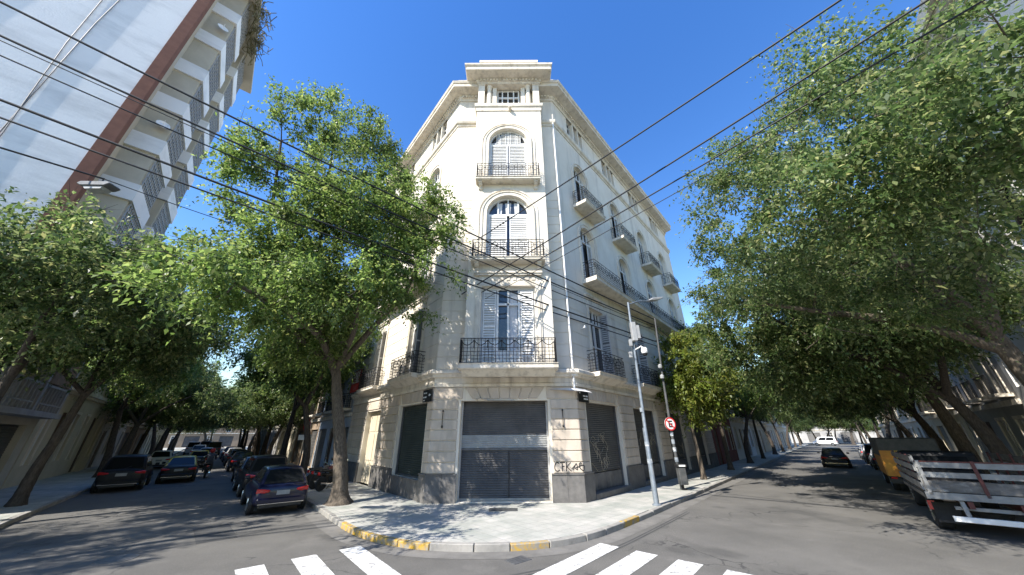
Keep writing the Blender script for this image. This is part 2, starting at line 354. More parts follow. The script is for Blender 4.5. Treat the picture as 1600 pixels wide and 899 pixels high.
corner_curve = catmull([(-6.96 + L.x * 2, 14.05 + L.y * 2), (-6.96, 14.05), (-5.45, 12.2), (-4.11, 10.78), (-2.81, 9.95), (-1.65, 9.6), (-0.3, 9.55), (0.92, 9.82), (2.0, 10.45), (2.95, 11.35), (4.25, 12.75), (5.61, 14.27), (5.61 + R.x * 2, 14.27 + R.y * 2)], 5)
def offset_line(pts, d):
    out = []
    for i in range(len(pts)):
        a, b = pts[max(i - 1, 0)], pts[min(i + 1, len(pts) - 1)]; t = (b - a).normalized(); out.append(pts[i] + Vector((-t.y, t.x)) * d)
    return out
farL, farR = KL + L * 170, KR + R * 190
kerb_line = [farL, KL + L * 60, KL + L * 25] + corner_curve + [KR + R * 25, KR + R * 60, farR]
inner = offset_line(kerb_line, 0.16)
def paved(name, poly, label):
    mb = MB(); mb.prism([tuple(p) for p in poly], -0.04, PAVE)
    return tag(mb.build(name, 'pavement'), label, 'pavement', kind='structure')
pavement = paved('pavement', inner + [farR + Vector((-60, 60)), farL + Vector((60, 60))], 'pale tiled pavement round the corner building')
# left block and right block across the two streets
KLl = KL + NL * WL; KRr = KR + NR * WR
cl = KLl - L * 1.2
left_curve = catmull([tuple(KLl + L * 5), tuple(KLl + L * 1.5), tuple(KLl - L * 0.8 + NL * 0.35), tuple(KLl - L * 2.6 + NL * 1.6), tuple(KLl - L * 3.6 + NL * 3.6), tuple(KLl - L * 3.9 + NL * 6.5)], 5)
left_line = [KLl + L * 170, KLl + L * 60, KLl + L * 20] + left_curve + [KLl - L * 3.9 + NL * 60]
paved('pavement', offset_line(left_line, -0.16) + [KLl + L * 170 + NL * 60], 'pale tiled pavement across the left-hand street under the tall block')
right_curve = catmull([tuple(KRr + R * 5), tuple(KRr + R * 1.5), tuple(KRr - R * 0.8 + NR * 0.35), tuple(KRr - R * 2.6 + NR * 1.6), tuple(KRr - R * 3.6 + NR * 3.6), tuple(KRr - R * 3.9 + NR * 6.5)], 5)
right_line = [KRr + R * 190, KRr + R * 60, KRr + R * 20] + right_curve + [KRr - R * 3.9 + NR * 60]
paved('pavement', (offset_line(right_line, 0.16) + [KRr + R * 190 + NR * 60])[::-1], 'pale tiled pavement across the street behind the flatbed truck')

def kerb_run(pts, side, parent, seed, yellow=None, step=1.05, cap=80):
    """single kerb stones laid along a line; side gives which way the pavement lies"""
    rnd = random.Random(seed); d = [0.0]
    for a, b in zip(pts, pts[1:]): d.append(d[-1] + (b - a).length)
    def at(s):
        for i in range(len(pts) - 1):
            if s <= d[i + 1]: return pts[i].lerp(pts[i + 1], (s - d[i]) / (d[i + 1] - d[i]))
        return pts[-1]
    s = 0.0
    while s < min(d[-1], cap) - 0.05:
        l = min(step * rnd.uniform(0.8, 1.15), d[-1] - s); g = 0.012
        q = [at(s + g + (l - 2 * g) * k / 3) for k in range(4)]
        nrm = []
        for k in range(4):
            t = (q[min(k + 1, 3)] - q[max(k - 1, 0)]).normalized(); nrm.append(Vector((-t.y, t.x)) * side)
        zt = PAVE + rnd.uniform(-0.012, 0.012); o = rnd.uniform(-0.012, 0.012)
        ring = [q[k] + nrm[k] * o for k in range(4)]; back = [q[k] + nrm[k] * 0.157 for k in range(4)]
        mid = q[1].lerp(q[2], 0.5); 
        mb = MB(); mb.prism([tuple(p - mid) for p in (ring + back[::-1] if side > 0 else back + ring[::-1])], -0.03, zt)
        mat = 'kerb_stone'
        if yellow and any(a <= s <= b for a, b in yellow): mat = 'kerb_yellow'
        mb.build('kerb_stone', mat, parent, (mid.x, mid.y, 0), bevel=0.014)
        s += l
near_left = [KL + L * 28, KL + L * 14] + corner_curve
run = [KL + L * 26, KL + L * 10] + corner_curve + [KR + R * 12, KR + R * 34]
kerb_run(run, 1, pavement, 5, yellow=[(28.6, 32.4), (34.6, 35.4), (38.6, 39.8), (42, 42.8)])
pv = [o for o in COL.objects if o.name.startswith('pavement')]
kerb_run([KLl + L * 22, KLl + L * 10] + left_curve, -1, pv[1], 6)
kerb_run([KRr + R * 26, KRr + R * 10] + right_curve, 1, pv[2], 7) if False else kerb_run(([KRr + R * 26, KRr + R * 10] + right_curve), 1, pv[2], 7)
# concrete gutter strip along the corner kerb
g0 = offset_line([KL + L * 30] + corner_curve + [KR + R * 40], -0.01); g1 = offset_line([KL + L * 30] + corner_curve + [KR + R * 40], -0.5)
mb = MB()
for i in range(len(g0) - 1): mb.face([(*g0[i], 0.004), (*g1[i], 0.004), (*g1[i + 1], 0.004), (*g0[i + 1], 0.004)])
tag(mb.build('gutter', 'gutter', weld=True), 'pale concrete gutter strip along the corner kerb', 'gutter', kind='structure')

# crosswalk stripes (each stripe a painted bar)
def stripes(o, along, across, n, length, w, pitch, label, grp):
    for k in range(n):
        c = o + across * (pitch * k); a, b = along * length, across * w
        mb = MB(); q = [c, c + b, c + b + a, c + a]
        if (q[1] - q[0]).x * (q[3] - q[0]).y - (q[1] - q[0]).y * (q[3] - q[0]).x < 0: q = q[::-1]
        mb.face([(p.x - c.x, p.y - c.y, 0) for p in q])
        tag(mb.build('crosswalk_stripe', 'crosswalk_paint', None, (c.x, c.y, 0.008)), label, 'road marking', grp)
stripes(Vector((-3.80, 10.06)), -L, NL, 8, 3.0, 0.50, 0.99, 'worn white crosswalk stripe across the street of parked cars', 'crosswalk stripes on the left-hand street')
stripes(Vector((2.18, 10.17)), -R, NR, 8, 3.0, 0.50, 0.93, 'worn white crosswalk stripe across the street beside the flatbed truck', 'crosswalk stripes on the right-hand street')
# patch, manhole lids, tar seam
def lid(x, y, w, h, rz, z, label, mat):
    mb = MB(); mb.box(-w / 2, w / 2, -h / 2, h / 2, -0.02, 0.0)
    o = mb.build('utility_cover', mat, None, (x, y, z + 0.006), rz, bevel=0.004); tag(o, label, 'utility cover')
    mb = MB()
    for k in range(4): mb.box(-w / 2 + 0.06, w / 2 - 0.06, -h / 2 + (k + .7) * h / 4.4, -h / 2 + (k + .9) * h / 4.4, 0, 0.004)
    mb.build('tread_rib', mat, o)
lid(-0.35, 13.6, 1.0, 0.55, 0.0, PAVE, 'dark utility cover let into the pavement before the roller door', 'bin_grey')
lid(0.1, 8.98, 0.5, 0.34, 0.7, 0.004, 'small iron cover in the road by the corner gutter', 'iron_grey')
road = [o for o in COL.objects if o.name.startswith('road')][0]
for dx in (0.0, .14):
    cl_ = catmull([(-1.2, 7.6 - dx), (0.5, 8.35 - dx), (1.5, 9.0 - dx), (2.5, 9.85 - dx), (3.6, 11.0 - dx), (6.2, 13.9 - dx * 1.2)], 6); a_, b_ = cl_, offset_line(cl_, .045); mb = MB()
    for i in range(len(a_) - 1): mb.face([(*a_[i], .0055), (*a_[i + 1], .0055), (*b_[i + 1], .0055), (*b_[i], .0055)])
    mb.build('tar_seam', 'asphalt_patch', road, weld=True)
def patch(pts, z=.0045):
    mb = MB(); c = sum((Vector(p) for p in pts), Vector((0, 0))) / len(pts); mb.face([(p[0] - c.x, p[1] - c.y, 0) for p in pts]); mb.build('road_patch', 'asphalt_patch', road, (c.x, c.y, z))
patch([(-9.6, 11.9), (-8.1, 10.3), (-7.5, 10.9), (-9.0, 12.5)]); patch([(-4.2, 6.9), (-2.6, 5.6), (-2.1, 6.3), (-3.6, 7.5)])
for (x, y) in ((-8.9, 9.2),):
    mb = MB(); mb.lathe([(.34, -.02), (.34, .006)], sides=24); o = tag(mb.build('manhole_cover', 'iron_grey', None, (x, y, .003)), 'round iron manhole cover in the road ' + ('facing the parked blue car' if x < 0 else 'facing the flatbed truck'), 'manhole cover')
    mb = MB(); mb.lathe([(.25, .006), (.25, .011), (.2, .011)], sides=24); mb.build('raised_ring', 'iron_grey', o)
paved('pavement', [(-.4, -7.2), tuple(Vector((-.4, -7.2)) - R * 70), tuple(Vector((-.4, -7.2)) - R * 70 - L * 70), tuple(Vector((-.4, -7.2)) - L * 70)], 'pale tiled pavement of the block facing the corner building')

# ------------------------------------------------------------------ corner building
BASE = Vector((-0.3, 16.0, PAVE))
bld = thing('corner_building', 'cream five-storey corner building with chamfered front, arched windows and iron balconies', 'building', BASE)
FR = {  # front: origin on the wall line, local x axis, rotation
    'C': (Vector((0, P1.y)), Vector((1, 0)), 0.0),
    'R': (P2, R, PH_R),
    'L': (P1, -L, PH_L),
    'B': (Vector((0, P1.y - 0.85)), Vector((1, 0)), 0.0),     # face of the bay
}
def fr(front, x, z, out=0.0):
    o, ax, ph = FR[front]; n = Vector((sin(ph), -cos(ph))); p = o + ax * x + n * out
    return Vector((p.x, p.y, z)) - BASE
def put(mb, name, mats, front, x, z, out=0.0, **k):
    return mb.build(name, mats, k.pop('parent', bld), fr(front, x, z, out), FR[front][2], **k)

def wall_panel(mb, x0, x1, z0, z1, ops, depth=0.3, y=0.0):
    xs = sorted({x0, x1, *[o[0] for o in ops], *[o[1] for o in ops]}); zs = sorted({z0, z1, *[o[2] for o in ops], *[o[3] for o in ops]})
    for i in range(len(xs) - 1):
        for j in range(len(zs) - 1):
            cx, cz = (xs[i] + xs[i + 1]) / 2, (zs[j] + zs[j + 1]) / 2
            if any(o[0] < cx < o[1] and o[2] < cz < o[3] for o in ops): continue
            mb.face([(xs[i], y, zs[j]), (xs[i + 1], y, zs[j]), (xs[i + 1], y, zs[j + 1]), (xs[i], y, zs[j + 1])])
    for o in ops:
        a, b, c, d = o[:4]; arch = len(o) > 4 and o[4]
        if arch:
            r = (b - a) / 2; m = (a + b) / 2; zs_ = d - r; N = 16
            arc = [(m - r * cos(pi * k / N), zs_ + r * sin(pi * k / N)) for k in range(N + 1)]
            for k in range(N):
                (xa, za), (xb, zb) = arc[k], arc[k + 1]
                mb.face([(xa, y, za), (xb, y, zb), (xb, y, d), (xa, y, d)] if k not in (0,) else [(xa, y, za), (xb, y, zb), (xb, y, d), (xa, y, d)])
                mb.face([(xa, y, za), (xa, y + depth, za), (xb, y + depth, zb), (xb, y, zb)])
            top = zs_
        else:
            top = d; mb.face([(a, y, d), (a, y + depth, d), (b, y + depth, d), (b, y, d)])
        mb.face([(a, y, c), (a, y + depth, c), (a, y + depth, top), (a, y, top)])
        mb.face([(b, y, c), (b, y, top), (b, y + depth, top), (b, y + depth, c)])
        mb.face([(a, y, c), (b, y, c), (b, y + depth, c), (a, y + depth, c)])

# openings -------------------------------------------------------
CX = -0.18                                       # axis of the bay
SH_C = (-2.22, 1.50)                             # corner roller door
RC = [2.75 + 5.15 * k for k in range(4)]         # axes on the right front
RS = [(RC[k] - 2.0, RC[k] + 1.3) for k in range(4)]   # roller shutters of the right front
LCx = [-2.75, -8.0]
Z1, Z2, Z3, Z4, ZC = 5.2, 10.25, 15.25, 20.75, 23.3
wall = MB()
def panel(front, *a, **k):
    global wall
    m = MB(); wall_panel(m, *a, **k); o, ax, ph = FR[front]; b = len(wall.v); n = Vector((sin(ph), -cos(ph)))
    for (x, y, z) in m.v:
        p = o + ax * x - n * y; q = Vector((p.x, p.y, z)) - BASE; wall.v.append(tuple(q))
    wall.f += [tuple(b + i for i in f) for f in m.f]; wall.m += m.m
AW = 0.86                                        # half width of side arches
arch2 = lambda c, w=AW: (c - w, c + w, Z2, 14.1, True)
arch3 = lambda c, w=AW: (c - w, c + w, Z3, 19.0, True)
win1 = lambda c: (c - 0.78, c + 0.78, Z1, 8.75)
top4 = lambda c: (c - 1.05, c + 1.05, 21.35, 23.0)
panel('R', 0, LEN_R, PAVE - .1, 24.0, [(a, b, PAVE + .14, 3.88) for a, b in RS] + [f(c) for c in RC for f in (arch2, arch3, win1, top4)], depth=0.42)
panel('L', -LEN_L, 0, PAVE - .1, 24.0, [(-3.6, -0.6, 0.85, 3.88), (-8.6, -6.3, PAVE, 3.88)] + [f(c) for c in LCx for f in (arch2, arch3, win1, top4)], depth=0.42)
panel('C', P1.x, P2.x, PAVE - .1, Z1, [(SH_C[0], SH_C[1], PAVE + .02, 3.88)], depth=0.55)
BL, BR = -2.12, 1.84
panel('C', P1.x, BL, Z1, 24.0, []); panel('C', BR, P2.x, Z1, 24.0, [])
panel('B', BL, BR, Z1 - 0.25, 21.45, [(CX - 1.25, CX + 1.25, Z1, 8.9), (CX - 1.12, CX + 1.12, Z2, 14.3, True), (CX - 1.12, CX + 1.12, Z3, 19.4, True)], depth=0.34)
def wq(*pts): wall.face([tuple(Vector(p) - BASE) for p in pts])
yb, yw = P1.y - 0.85, P1.y
wq((BL, yw, 4.95), (BL, yb, 4.95), (BL, yb, 21.45), (BL, yw, 21.45)); wq((BR, yb, 4.95), (BR, yw, 4.95), (BR, yw, 24.2), (BR, yb, 21.45)) if False else wq((BR, yb, 4.95), (BR, yw, 4.95), (BR, yw, 21.45), (BR, yb, 21.45))
wq((BL, yb, 4.95), (BR, yb, 4.95), (BR, yw, 4.95), (BL, yw, 4.95)); wq((BL, yb, 21.45), (BR, yb, 21.45), (BR, yw, 21.45), (BL, yw, 21.45))
wq((BL, yw - .25, 21.45), (BR, yw - .25, 21.45), (BR, yw - .25, 24), (BL, yw - .25, 24))     # back of the loggia
for x in (BL, BR): wq((x, yw, 21.45), (x, yw + .5, 21.45), (x, yw + .5, 24), (x, yw, 24))
eR = P2 + R * LEN_R; eL = P1 + L * LEN_L; bR = eR - NR * 9; bL = eL - NL * 9
for a, b in ((eR, bR), (bR, bL), (bL, eL)): wq((*a, 0), (*b, 0), (*b, 24), (*a, 24))
wq((*P1, 23.95), (*P2, 23.95), (*eR, 23.95), (*bR, 23.95), (*bL, 23.95), (*eL, 23.95))
wall.build('wall', 'stucco', bld)

# mitred mouldings swept along the fronts ---------------------------
def sweep(mb, path, prof):
    """path: plan points left to right; prof: closed list of (out, z)"""
    n = len(path); offs = []
    for i in range(n):
        d1 = (path[i] - path[i - 1]).normalized() if i else None; d2 = (path[i + 1] - path[i]).normalized() if i < n - 1 else None
        n1 = Vector((d1.y, -d1.x)) if d1 else None; n2 = Vector((d2.y, -d2.x)) if d2 else None
        if n1 is None: v = n2
        elif n2 is None: v = n1
        else: v = (n1 + n2) / (1 + n1.dot(n2))
        offs.append(v)
    b = len(mb.v); m = len(prof)
    for i in range(n):
        for o, z in prof:
            p = path[i] + offs[i] * o; mb.v.append(tuple(Vector((p.x, p.y, z)) - BASE))
    for i in range(n - 1):
        for k in range(m):
            k2 = (k + 1) % m; mb.f.append((b + i * m + k, b + (i + 1) * m + k, b + (i + 1) * m + k2, b + i * m + k2)); mb.m.append(0)
    mb.f.append(tuple(b + k for k in range(m))); mb.f.append(tuple(b + (n - 1) * m + k for k in reversed(range(m)))); mb.m += [0, 0]
def dentils(mb, path, out, z0, z1, dep, w, gap):
    for a, b in zip(path, path[1:]):
        d = (b - a); l = d.length; d.normalize(); nn = Vector((d.y, -d.x)); k = int((l - gap) / (w + gap)); st = (l - k * (w + gap) + gap) / 2
        for i in range(k):
            p = a + d * (st + i * (w + gap)); q = [p + nn * (out - .01), p + d * w + nn * (out - .01), p + d * w + nn * (out + dep), p + nn * (out + dep)]
            mb.prism([tuple(v - Vector((BASE.x, BASE.y))) for v in q], z0 - BASE.z, z1 - BASE.z)
flat = [eL, P1, P2, eR]
stepped = [eL, P1, Vector((BL, yw)), Vector((BL, yb)), Vector((BR, yb)), Vector((BR, yw)), P2, eR]
mb = MB(); sweep(mb, flat, [(-.05, 4.45), (.10, 4.45), (.12, 4.58), (.07, 4.6), (.07, 4.84), (.20, 4.86), (.24, 4.96), (.34, 5.0), (.34, 5.12), (.30, 5.16), (-.05, 5.16)])
mb.build('string_course', 'stucco_trim', bld)
for pth in ([eL, P1, Vector((BL, yw))], [Vector((BR, yw)), P2, eR]):
    mb = MB(); sweep(mb, pth, [(-.05, 23.0), (.06, 23.0), (.10, 23.12), (.16, 23.15), (.16, 23.32), (.26, 23.36), (.78, 23.44), (.80, 23.5), (.76, 23.53), (.76, 23.74), (.82, 23.76), (.88, 23.9), (-.05, 23.96)]); mb.build('cornice', 'stucco_trim', bld)
    mb = MB(); dentils(mb, pth, .16, 23.16, 23.31, .09, .12, .09); tag(mb.build('dentil_course', 'stucco_trim', bld), kind='stuff')
bay3 = [Vector((BL, yw + .02)), Vector((BL, yb)), Vector((BR, yb)), Vector((BR, yw + .02))]
mb = MB(); sweep(mb, bay3, [(-.35, 23.52), (.05, 23.52), (.08, 23.62), (.13, 23.64), (.13, 23.82), (.24, 23.85), (.74, 23.9), (.76, 24.0), (.72, 24.02), (.72, 24.2), (.82, 24.28), (.84, 24.4), (-.35, 24.46)])
mb.build('bay_cornice', 'stucco_trim', bld)
mb = MB(); dentils(mb, bay3, .13, 23.65, 23.81, .08, .12, .09); tag(mb.build('dentil_course', 'stucco_trim', bld), kind='stuff')
mb = MB(); mb.face([(BL, yb, 23.7), (BR, yb, 23.7), (BR, yw + 1.2, 23.7), (BL, yw + 1.2, 23.7)]); mb.v = [tuple(Vector(p) - BASE) for p in mb.v]; mb.build('loggia_ceiling', 'stucco_trim', bld)
mb = MB(); mb.box(BL + .1, BR - .1, yb + .45, yw + 1.2, 23.72, 26.2); mb.box(BL + .02, BR - .02, yb + .37, yw + 1.3, 26.2, 26.38); mb.box(BL - .06, BR + .06, yb + .29, yw + 1.36, 26.38, 26.56)
mb.v = [tuple(Vector(p) - BASE) for p in mb.v]; mb.build('attic_block', 'stucco', bld)
for nm, pth in (('a', [eL, P1, Vector((BL, yw))]), ('b', [Vector((BR, yw)), P2, eR])):
    mb = MB(); sweep(mb, pth, [(-.05, 20.62), (.05, 20.62), (.07, 20.74), (.16, 20.8), (.20, 20.92), (.20, 21.02), (-.05, 21.06)]); mb.build('band_moulding', 'stucco_trim', bld)
    off = [p.copy() for p in pth]
    mb = MB(); sweep(mb, pth, [(-.05, 23.95), (.30, 23.95), (.30, 24.55), (.36, 24.6), (.36, 24.72), (-.05, 24.75)]); mb.build('parapet', 'stucco', bld)
mb = MB(); sweep(mb, bay3, [(-.05, 20.95), (.05, 20.95), (.06, 21.2), (.13, 21.28), (.15, 21.42), (.15, 21.5), (-.05, 21.5)]); mb.build('sill_moulding', 'stucco_trim', bld)
# loggia of the bay: piers, columns, window behind
for x in (BL + .22, BR - .22):
    mb = MB(); mb.box(-.2, .2, -.12, .14, 0, 2.1); mb.box(-.23, .23, -.15, .17, 1.95, 2.1); put(mb, 'pier', 'stucco', 'B', x, 21.5, -.14)
for x in (BL + .72, BR - .72):
    mb = MB(); mb.lathe([(.2, 0), (.2, .08), (.16, .12), (.155, 1.2), (.13, 1.8), (.15, 1.85), (.2, 1.95), (.21, 2.1)], sides=16)
    smooth_by_angle(put(mb, 'column', 'stucco', 'B', x, 21.5, -.22))
for x in (BL + 1.06, BR - 1.06):
    mb = MB(); mb.box(-.13, .13, -.1, .28, 0, 2.1); put(mb, 'pier', 'stucco', 'B', x, 21.5, -.3)
mb = MB(); mb.box(BL + .01, BR - .01, 0, .5, 0, .2); put(mb, 'loggia_beam', 'stucco_trim', 'B', 0, 23.55, -.04)

# windows ---------------------------------------------------------
def louvre(mb, x0, x1, z0, z1, y, mi=0, bot=0.0, pitch=.115):
    s = .05
    mb.box(x0, x0 + s, y - .02, y + .02, z0, z1, mi); mb.box(x1 - s, x1, y - .02, y + .02, z0, z1, mi)
    mb.box(x0 + s, x1 - s, y - .02, y + .02, z0, z0 + .09, mi); mb.box(x0 + s, x1 - s, y - .02, y + .02, z1 - .07, z1, mi)
    zz = (z0 + z1) / 2; mb.box(x0 + s, x1 - s, y - .02, y + .02, zz - .035, zz + .035, mi)
    mb.face([(x0 + s, y + .018, z0), (x1 - s, y + .018, z0), (x1 - s, y + .018, z1), (x0 + s, y + .018, z1)], 1)
    z = z0 + .12
    while z < z1 - .1:
        if abs(z - zz) > .06: mb.face([(x0 + s, y - .018, z), (x1 - s, y - .018, z), (x1 - s, y + .015, z + pitch * .62), (x0 + s, y + .015, z + pitch * .62)], mi)
        z += pitch
def arch_pts(c, r, zs, n=18, a0=0.0, a1=pi): return [(c - r * cos(a0 + (a1 - a0) * k / n), zs + r * sin(a0 + (a1 - a0) * k / n)) for k in range(n + 1)]
def ring(mb, w, ztop, zs, r0, r1, y0, y1, z0=0.0, n=18):
    """arched frame between radius r0 and r1 with straight legs down to z0"""
    A = [(-r0, z0)] + arch_pts(0, r0, zs, n) + [(r0, z0)]; B = [(-r1, z0)] + arch_pts(0, r1, zs, n) + [(r1, z0)]
    for k in range(len(A) - 1):
        (a, b), (c, d), (e, f), (g, h) = A[k], A[k + 1], B[k + 1], B[k]
        mb.face([(a, y0, b), (g, y0, h), (e, y0, f), (c, y0, d)])
        mb.face([(g, y0, h), (g, y1, h), (e, y1, f), (e, y0, f)]); mb.face([(a, y0, b), (c, y0, d), (c, y1, d), (a, y1, b)])
def arched_window(w, h, state):
    """w half width, h height to crown; origin bottom centre on the wall face; returns an unplaced window with parts"""
    zs = h - w; y = .26
    mb = MB(); ring(mb, w, h, zs, w - .09, w - .002, y - .06, y + .04)
    mb.box(-w + .09, w - .09, y - .05, y + .03, zs - .05, zs + .05)
    for k in range(1, 4):
        x = -w + .045 + k * (2 * w - .09) / 4; zt = zs + math.sqrt(max((w - .06) ** 2 - x * x, .01)); mb.box(x - .03, x + .03, y - .05, y + .03, zs + .05, zt)
    win = mb.build('window', 'white_joinery', bld)
    mb = MB(); pts = [(-w + .05, 0)] + arch_pts(0, w - .05, zs) + [(w - .05, 0)]
    mb.face([(x, y + .05, z) for x, z in pts]); mb.build('pane', 'pane', win)
    if state == 'open_top':       # panes in the arch, louvred leaves below with a dark slit between
        leaves = ((-w + .1, -.07), (.07, w - .1)); lz = zs - .06
        for k in (-1, 0, 1):
            m2 = MB(); m2.face([(k * w * .42 - .12, y + .04, zs + .1), (k * w * .42 + .12, y + .04, zs + .1), (k * w * .42 + .16, y + .04, zs + w * .75), (k * w * .42 - .16, y + .04, zs + w * .75)]); m2.build('curtain', 'curtain', win)
    elif state == 'closed':
        leaves = ((-w + .1, -.03), (.04, w - .1)); lz = zs - .06
        m2 = MB(); N = 7; bw = (2 * w - .2) / N
        for k in range(N):
            xa = -w + .1 + k * bw + .012; xb = xa + bw - .024; xm = (xa + xb) / 2; zt = zs + math.sqrt(max((w - .1) ** 2 - max(abs(xa), abs(xb)) ** 2, .02))
            z = zs + .06
            while z < zt - .03: m2.face([(xa, y - .07, z), (xb, y - .07, z), (xb, y - .04, z + .06), (xa, y - .04, z + .06)]); z += .115
            m2.box(xb, xb + .024, y - .08, y - .03, zs, zt); m2.face([(xa, y - .036, zs), (xb, y - .036, zs), (xb, y - .036, zt), (xa, y - .036, zt)], 1)
        m2.build('arch_louvre', ['white_joinery', 'grey_joinery'], win)
    else:                         # narrow side windows: one folded leaf and glazing
        leaves = ((w - .62, w - .1),); lz = zs - .06
        m2 = MB()
        for x in (-w + .12, -w + .62): m2.box(x - .03, x + .03, y - .03, y + .04, .05, zs)
        for z in (.7, 1.5): m2.box(-w + .15, -w + .59, y - .02, y + .04, z - .025, z + .025)
        m2.build('casement', 'white_joinery', win)
    for a, b in leaves:
        m2 = MB(); louvre(m2, a, b, .06, lz, y - .08); m2.build('shutter', ['white_joinery', 'grey_joinery'], win)
    return win
def surround(w, h, ow=.16, z0=0.0):
    zs = h - w; mb = MB(); n = 18
    for r0, r1, o in ((w + .0, w + ow, .06), (w + ow, w + ow + .05, .10)):
        ring(mb, w, h, zs, r0, r1, -o, .02, z0, n)
    return mb
def place(win, front, x, z, out=0.0):
    win.location = fr(front, x, z, out); win.rotation_euler = (0, 0, FR[front][2])
def rect_window(w, h, shutters=True, mats='white_joinery'):
    y = .24; mb = MB()
    mb.box(-w + .002, -w + .09, y - .05, y + .04, 0, h - .002); mb.box(w - .09, w - .002, y - .05, y + .04, 0, h - .002); mb.box(-w + .09, w - .09, y - .05, y + .04, h - .09, h - .002)
    zt = h * .78; mb.box(-w + .09, w - .09, y - .06, y + .03, zt - .05, zt + .05)
    mb.box(-.05, .05, y - .06, y + .03, 0, h - .09); mb.box(-w + .09, w - .09, y - .05, y + .03, 0, .35)
    for s in (-1, 1):
        mb.box(s * (w * .5) - .02, s * (w * .5) + .02, y - .04, y + .03, zt + .05, h - .09)
        mb.box(min(s * .09, s * (w - .09)), max(s * .09, s * (w - .09)), y - .04, y + .03, h * .42, h * .42 + .05)
    win = mb.build('window', mats, bld)
    mb = MB(); mb.face([(-w + .05, y + .05, .02), (w - .05, y + .05, .02), (w - .05, y + .05, h - .05), (-w + .05, y + .05, h - .05)]); mb.build('pane', 'pane', win)
    return win
# side windows
aw2 = arched_window(AW, 14.1 - Z2, 'side'); aw3 = arched_window(AW, 19.0 - Z3, 'side')
s2, s3 = surround(AW, 14.1 - Z2).mesh('window_surround', 'stucco_trim'), surround(AW, 19.0 - Z3).mesh('window_surround', 'stucco_trim')
rw = rect_window(.78, 8.75 - Z1)
m2 = MB(); louvre(m2, .0, .5, .06, 8.75 - Z1 - .1, 0); o = m2.build('shutter', ['grey_joinery', 'iron_grey'], rw, (.74, -.06 + .3, 0)); o.rotation_euler = (0, 0, -rad(86)); o.location = (.72, .2, 0)
mb = MB()
for s in (-1, 1): mb.box(s * .78 - (.22 if s < 0 else 0), s * .78 + (.22 if s > 0 else 0), -.05, .02, 0, 3.55); mb.box(s * .92 - .05, s * .92 + .05, -.075, .0, .3, 3.4)
mb.box(-1.0, 1.0, -.06, .02, 3.55, 3.78); mb.box(-1.1, 1.1, -.14, .02, 4.05, 4.14); mb.box(-1.14, 1.14, -.19, .02, 4.14, 4.22); mb.box(-.9, .9, -.05, .02, 3.78, 4.05)
rsur = mb.mesh('window_surround', 'stucco_trim')
tw = MB(); y = .22
for x in (-1.05, -.36, .30, .99): tw.box(x, x + .06, y - .05, y + .04, 0, 1.648)
for z in (0, 1.1, 1.58): tw.box(-.99, .99, y - .04, y + .03, z, z + .06)
twin = tw.build('window', 'white_joinery', bld)
mb = MB(); mb.face([(-1.04, y + .05, .01), (1.04, y + .05, .01), (1.04, y + .05, 1.64), (-1.04, y + .05, 1.64)]); mb.build('pane', 'pane', twin)
for x in (-.36 + .06, .36 + .02):
    mb = MB(); mb.box(0, .1, -.06, .16, 0, 1.648); mb.build('mullion', 'stucco', twin, (x - .05, 0.0, 0))
first = True
for front, cs in (('R', RC), ('L', LCx)):
    for c in cs:
        ws = [aw2, aw3, rw, twin] if first else [copy_tree(w, bld) for w in (aw2, aw3, rw, twin)]
        first = False
        for wdw, z in zip(ws, (Z2, Z3, Z1, 21.35)): place(wdw, front, c, z)
        for me, z in ((s2, Z2), (s3, Z3), (rsur, Z1)): link('window_surround', me, bld, fr(front, c, z), FR[front][2])
# bay windows
w_b2 = arched_window(1.12, 14.3 - Z2, 'open_top'); place(w_b2, 'B', CX, Z2)
w_b3 = arched_window(1.12, 19.4 - Z3, 'closed'); place(w_b3, 'B', CX, Z3)
for z, h in ((Z2, 14.3 - Z2), (Z3, 19.4 - Z3)):
    mb = surround(1.12, h, .2); put(mb, 'window_surround', 'stucco_trim', 'B', CX, z)
    mb = MB(); r = 1.12 + .38; zs = h - 1.12; ring(mb, 1, h, zs, r, r + .07, -.05, .02, .3, 22); put(mb, 'hood_moulding', 'stucco_trim', 'B', CX, z)
y = .22; h = 8.9 - Z1; w = 1.25
mb = MB(); mb.box(-w + .002, -w + .07, y - .05, y + .04, 0, h - .002); mb.box(w - .07, w - .002, y - .05, y + .04, 0, h - .002); mb.box(-w + .07, w - .07, y - .05, y + .04, h - .1, h - .002)
for x in (-.5, .0, .5): mb.box(x - .05, x + .05, y - .06, y + .03, 0, h - .1)
mb.box(-.45, .45, y - .06, y + .03, h * .76, h * .76 + .1); mb.box(-.45, .45, y - .05, y + .03, 0, .7)
wb1 = put(mb, 'window', 'white_joinery', 'B', CX, Z1)
mb = MB(); mb.face([(-w + .05, y + .05, .02), (w - .05, y + .05, .02), (w - .05, y + .05, h - .05), (-w + .05, y + .05, h - .05)]); mb.build('pane', 'pane', wb1)
for a, b in ((-w + .09, -.57), (.57, w - .09)):
    m2 = MB(); louvre(m2, a, b, .05, h - .15, y - .09, pitch=.12); m2.build('shutter', ['white_joinery', 'grey_joinery'], wb1)
m2 = MB(); m2.face([(.07, y + .04, .7), (.42, y + .04, .7), (.42, y + .04, h - .2), (.07, y + .04, h - .2)]); m2.build('curtain', 'curtain', wb1)
mb = MB()
for s in (-1, 1): mb.box(s * 1.25 - (.28 if s < 0 else 0), s * 1.25 + (.28 if s > 0 else 0), -.05, .02, 0, 3.72); mb.box(s * 1.40 - .06, s * 1.40 + .06, -.08, 0, .3, 3.5)
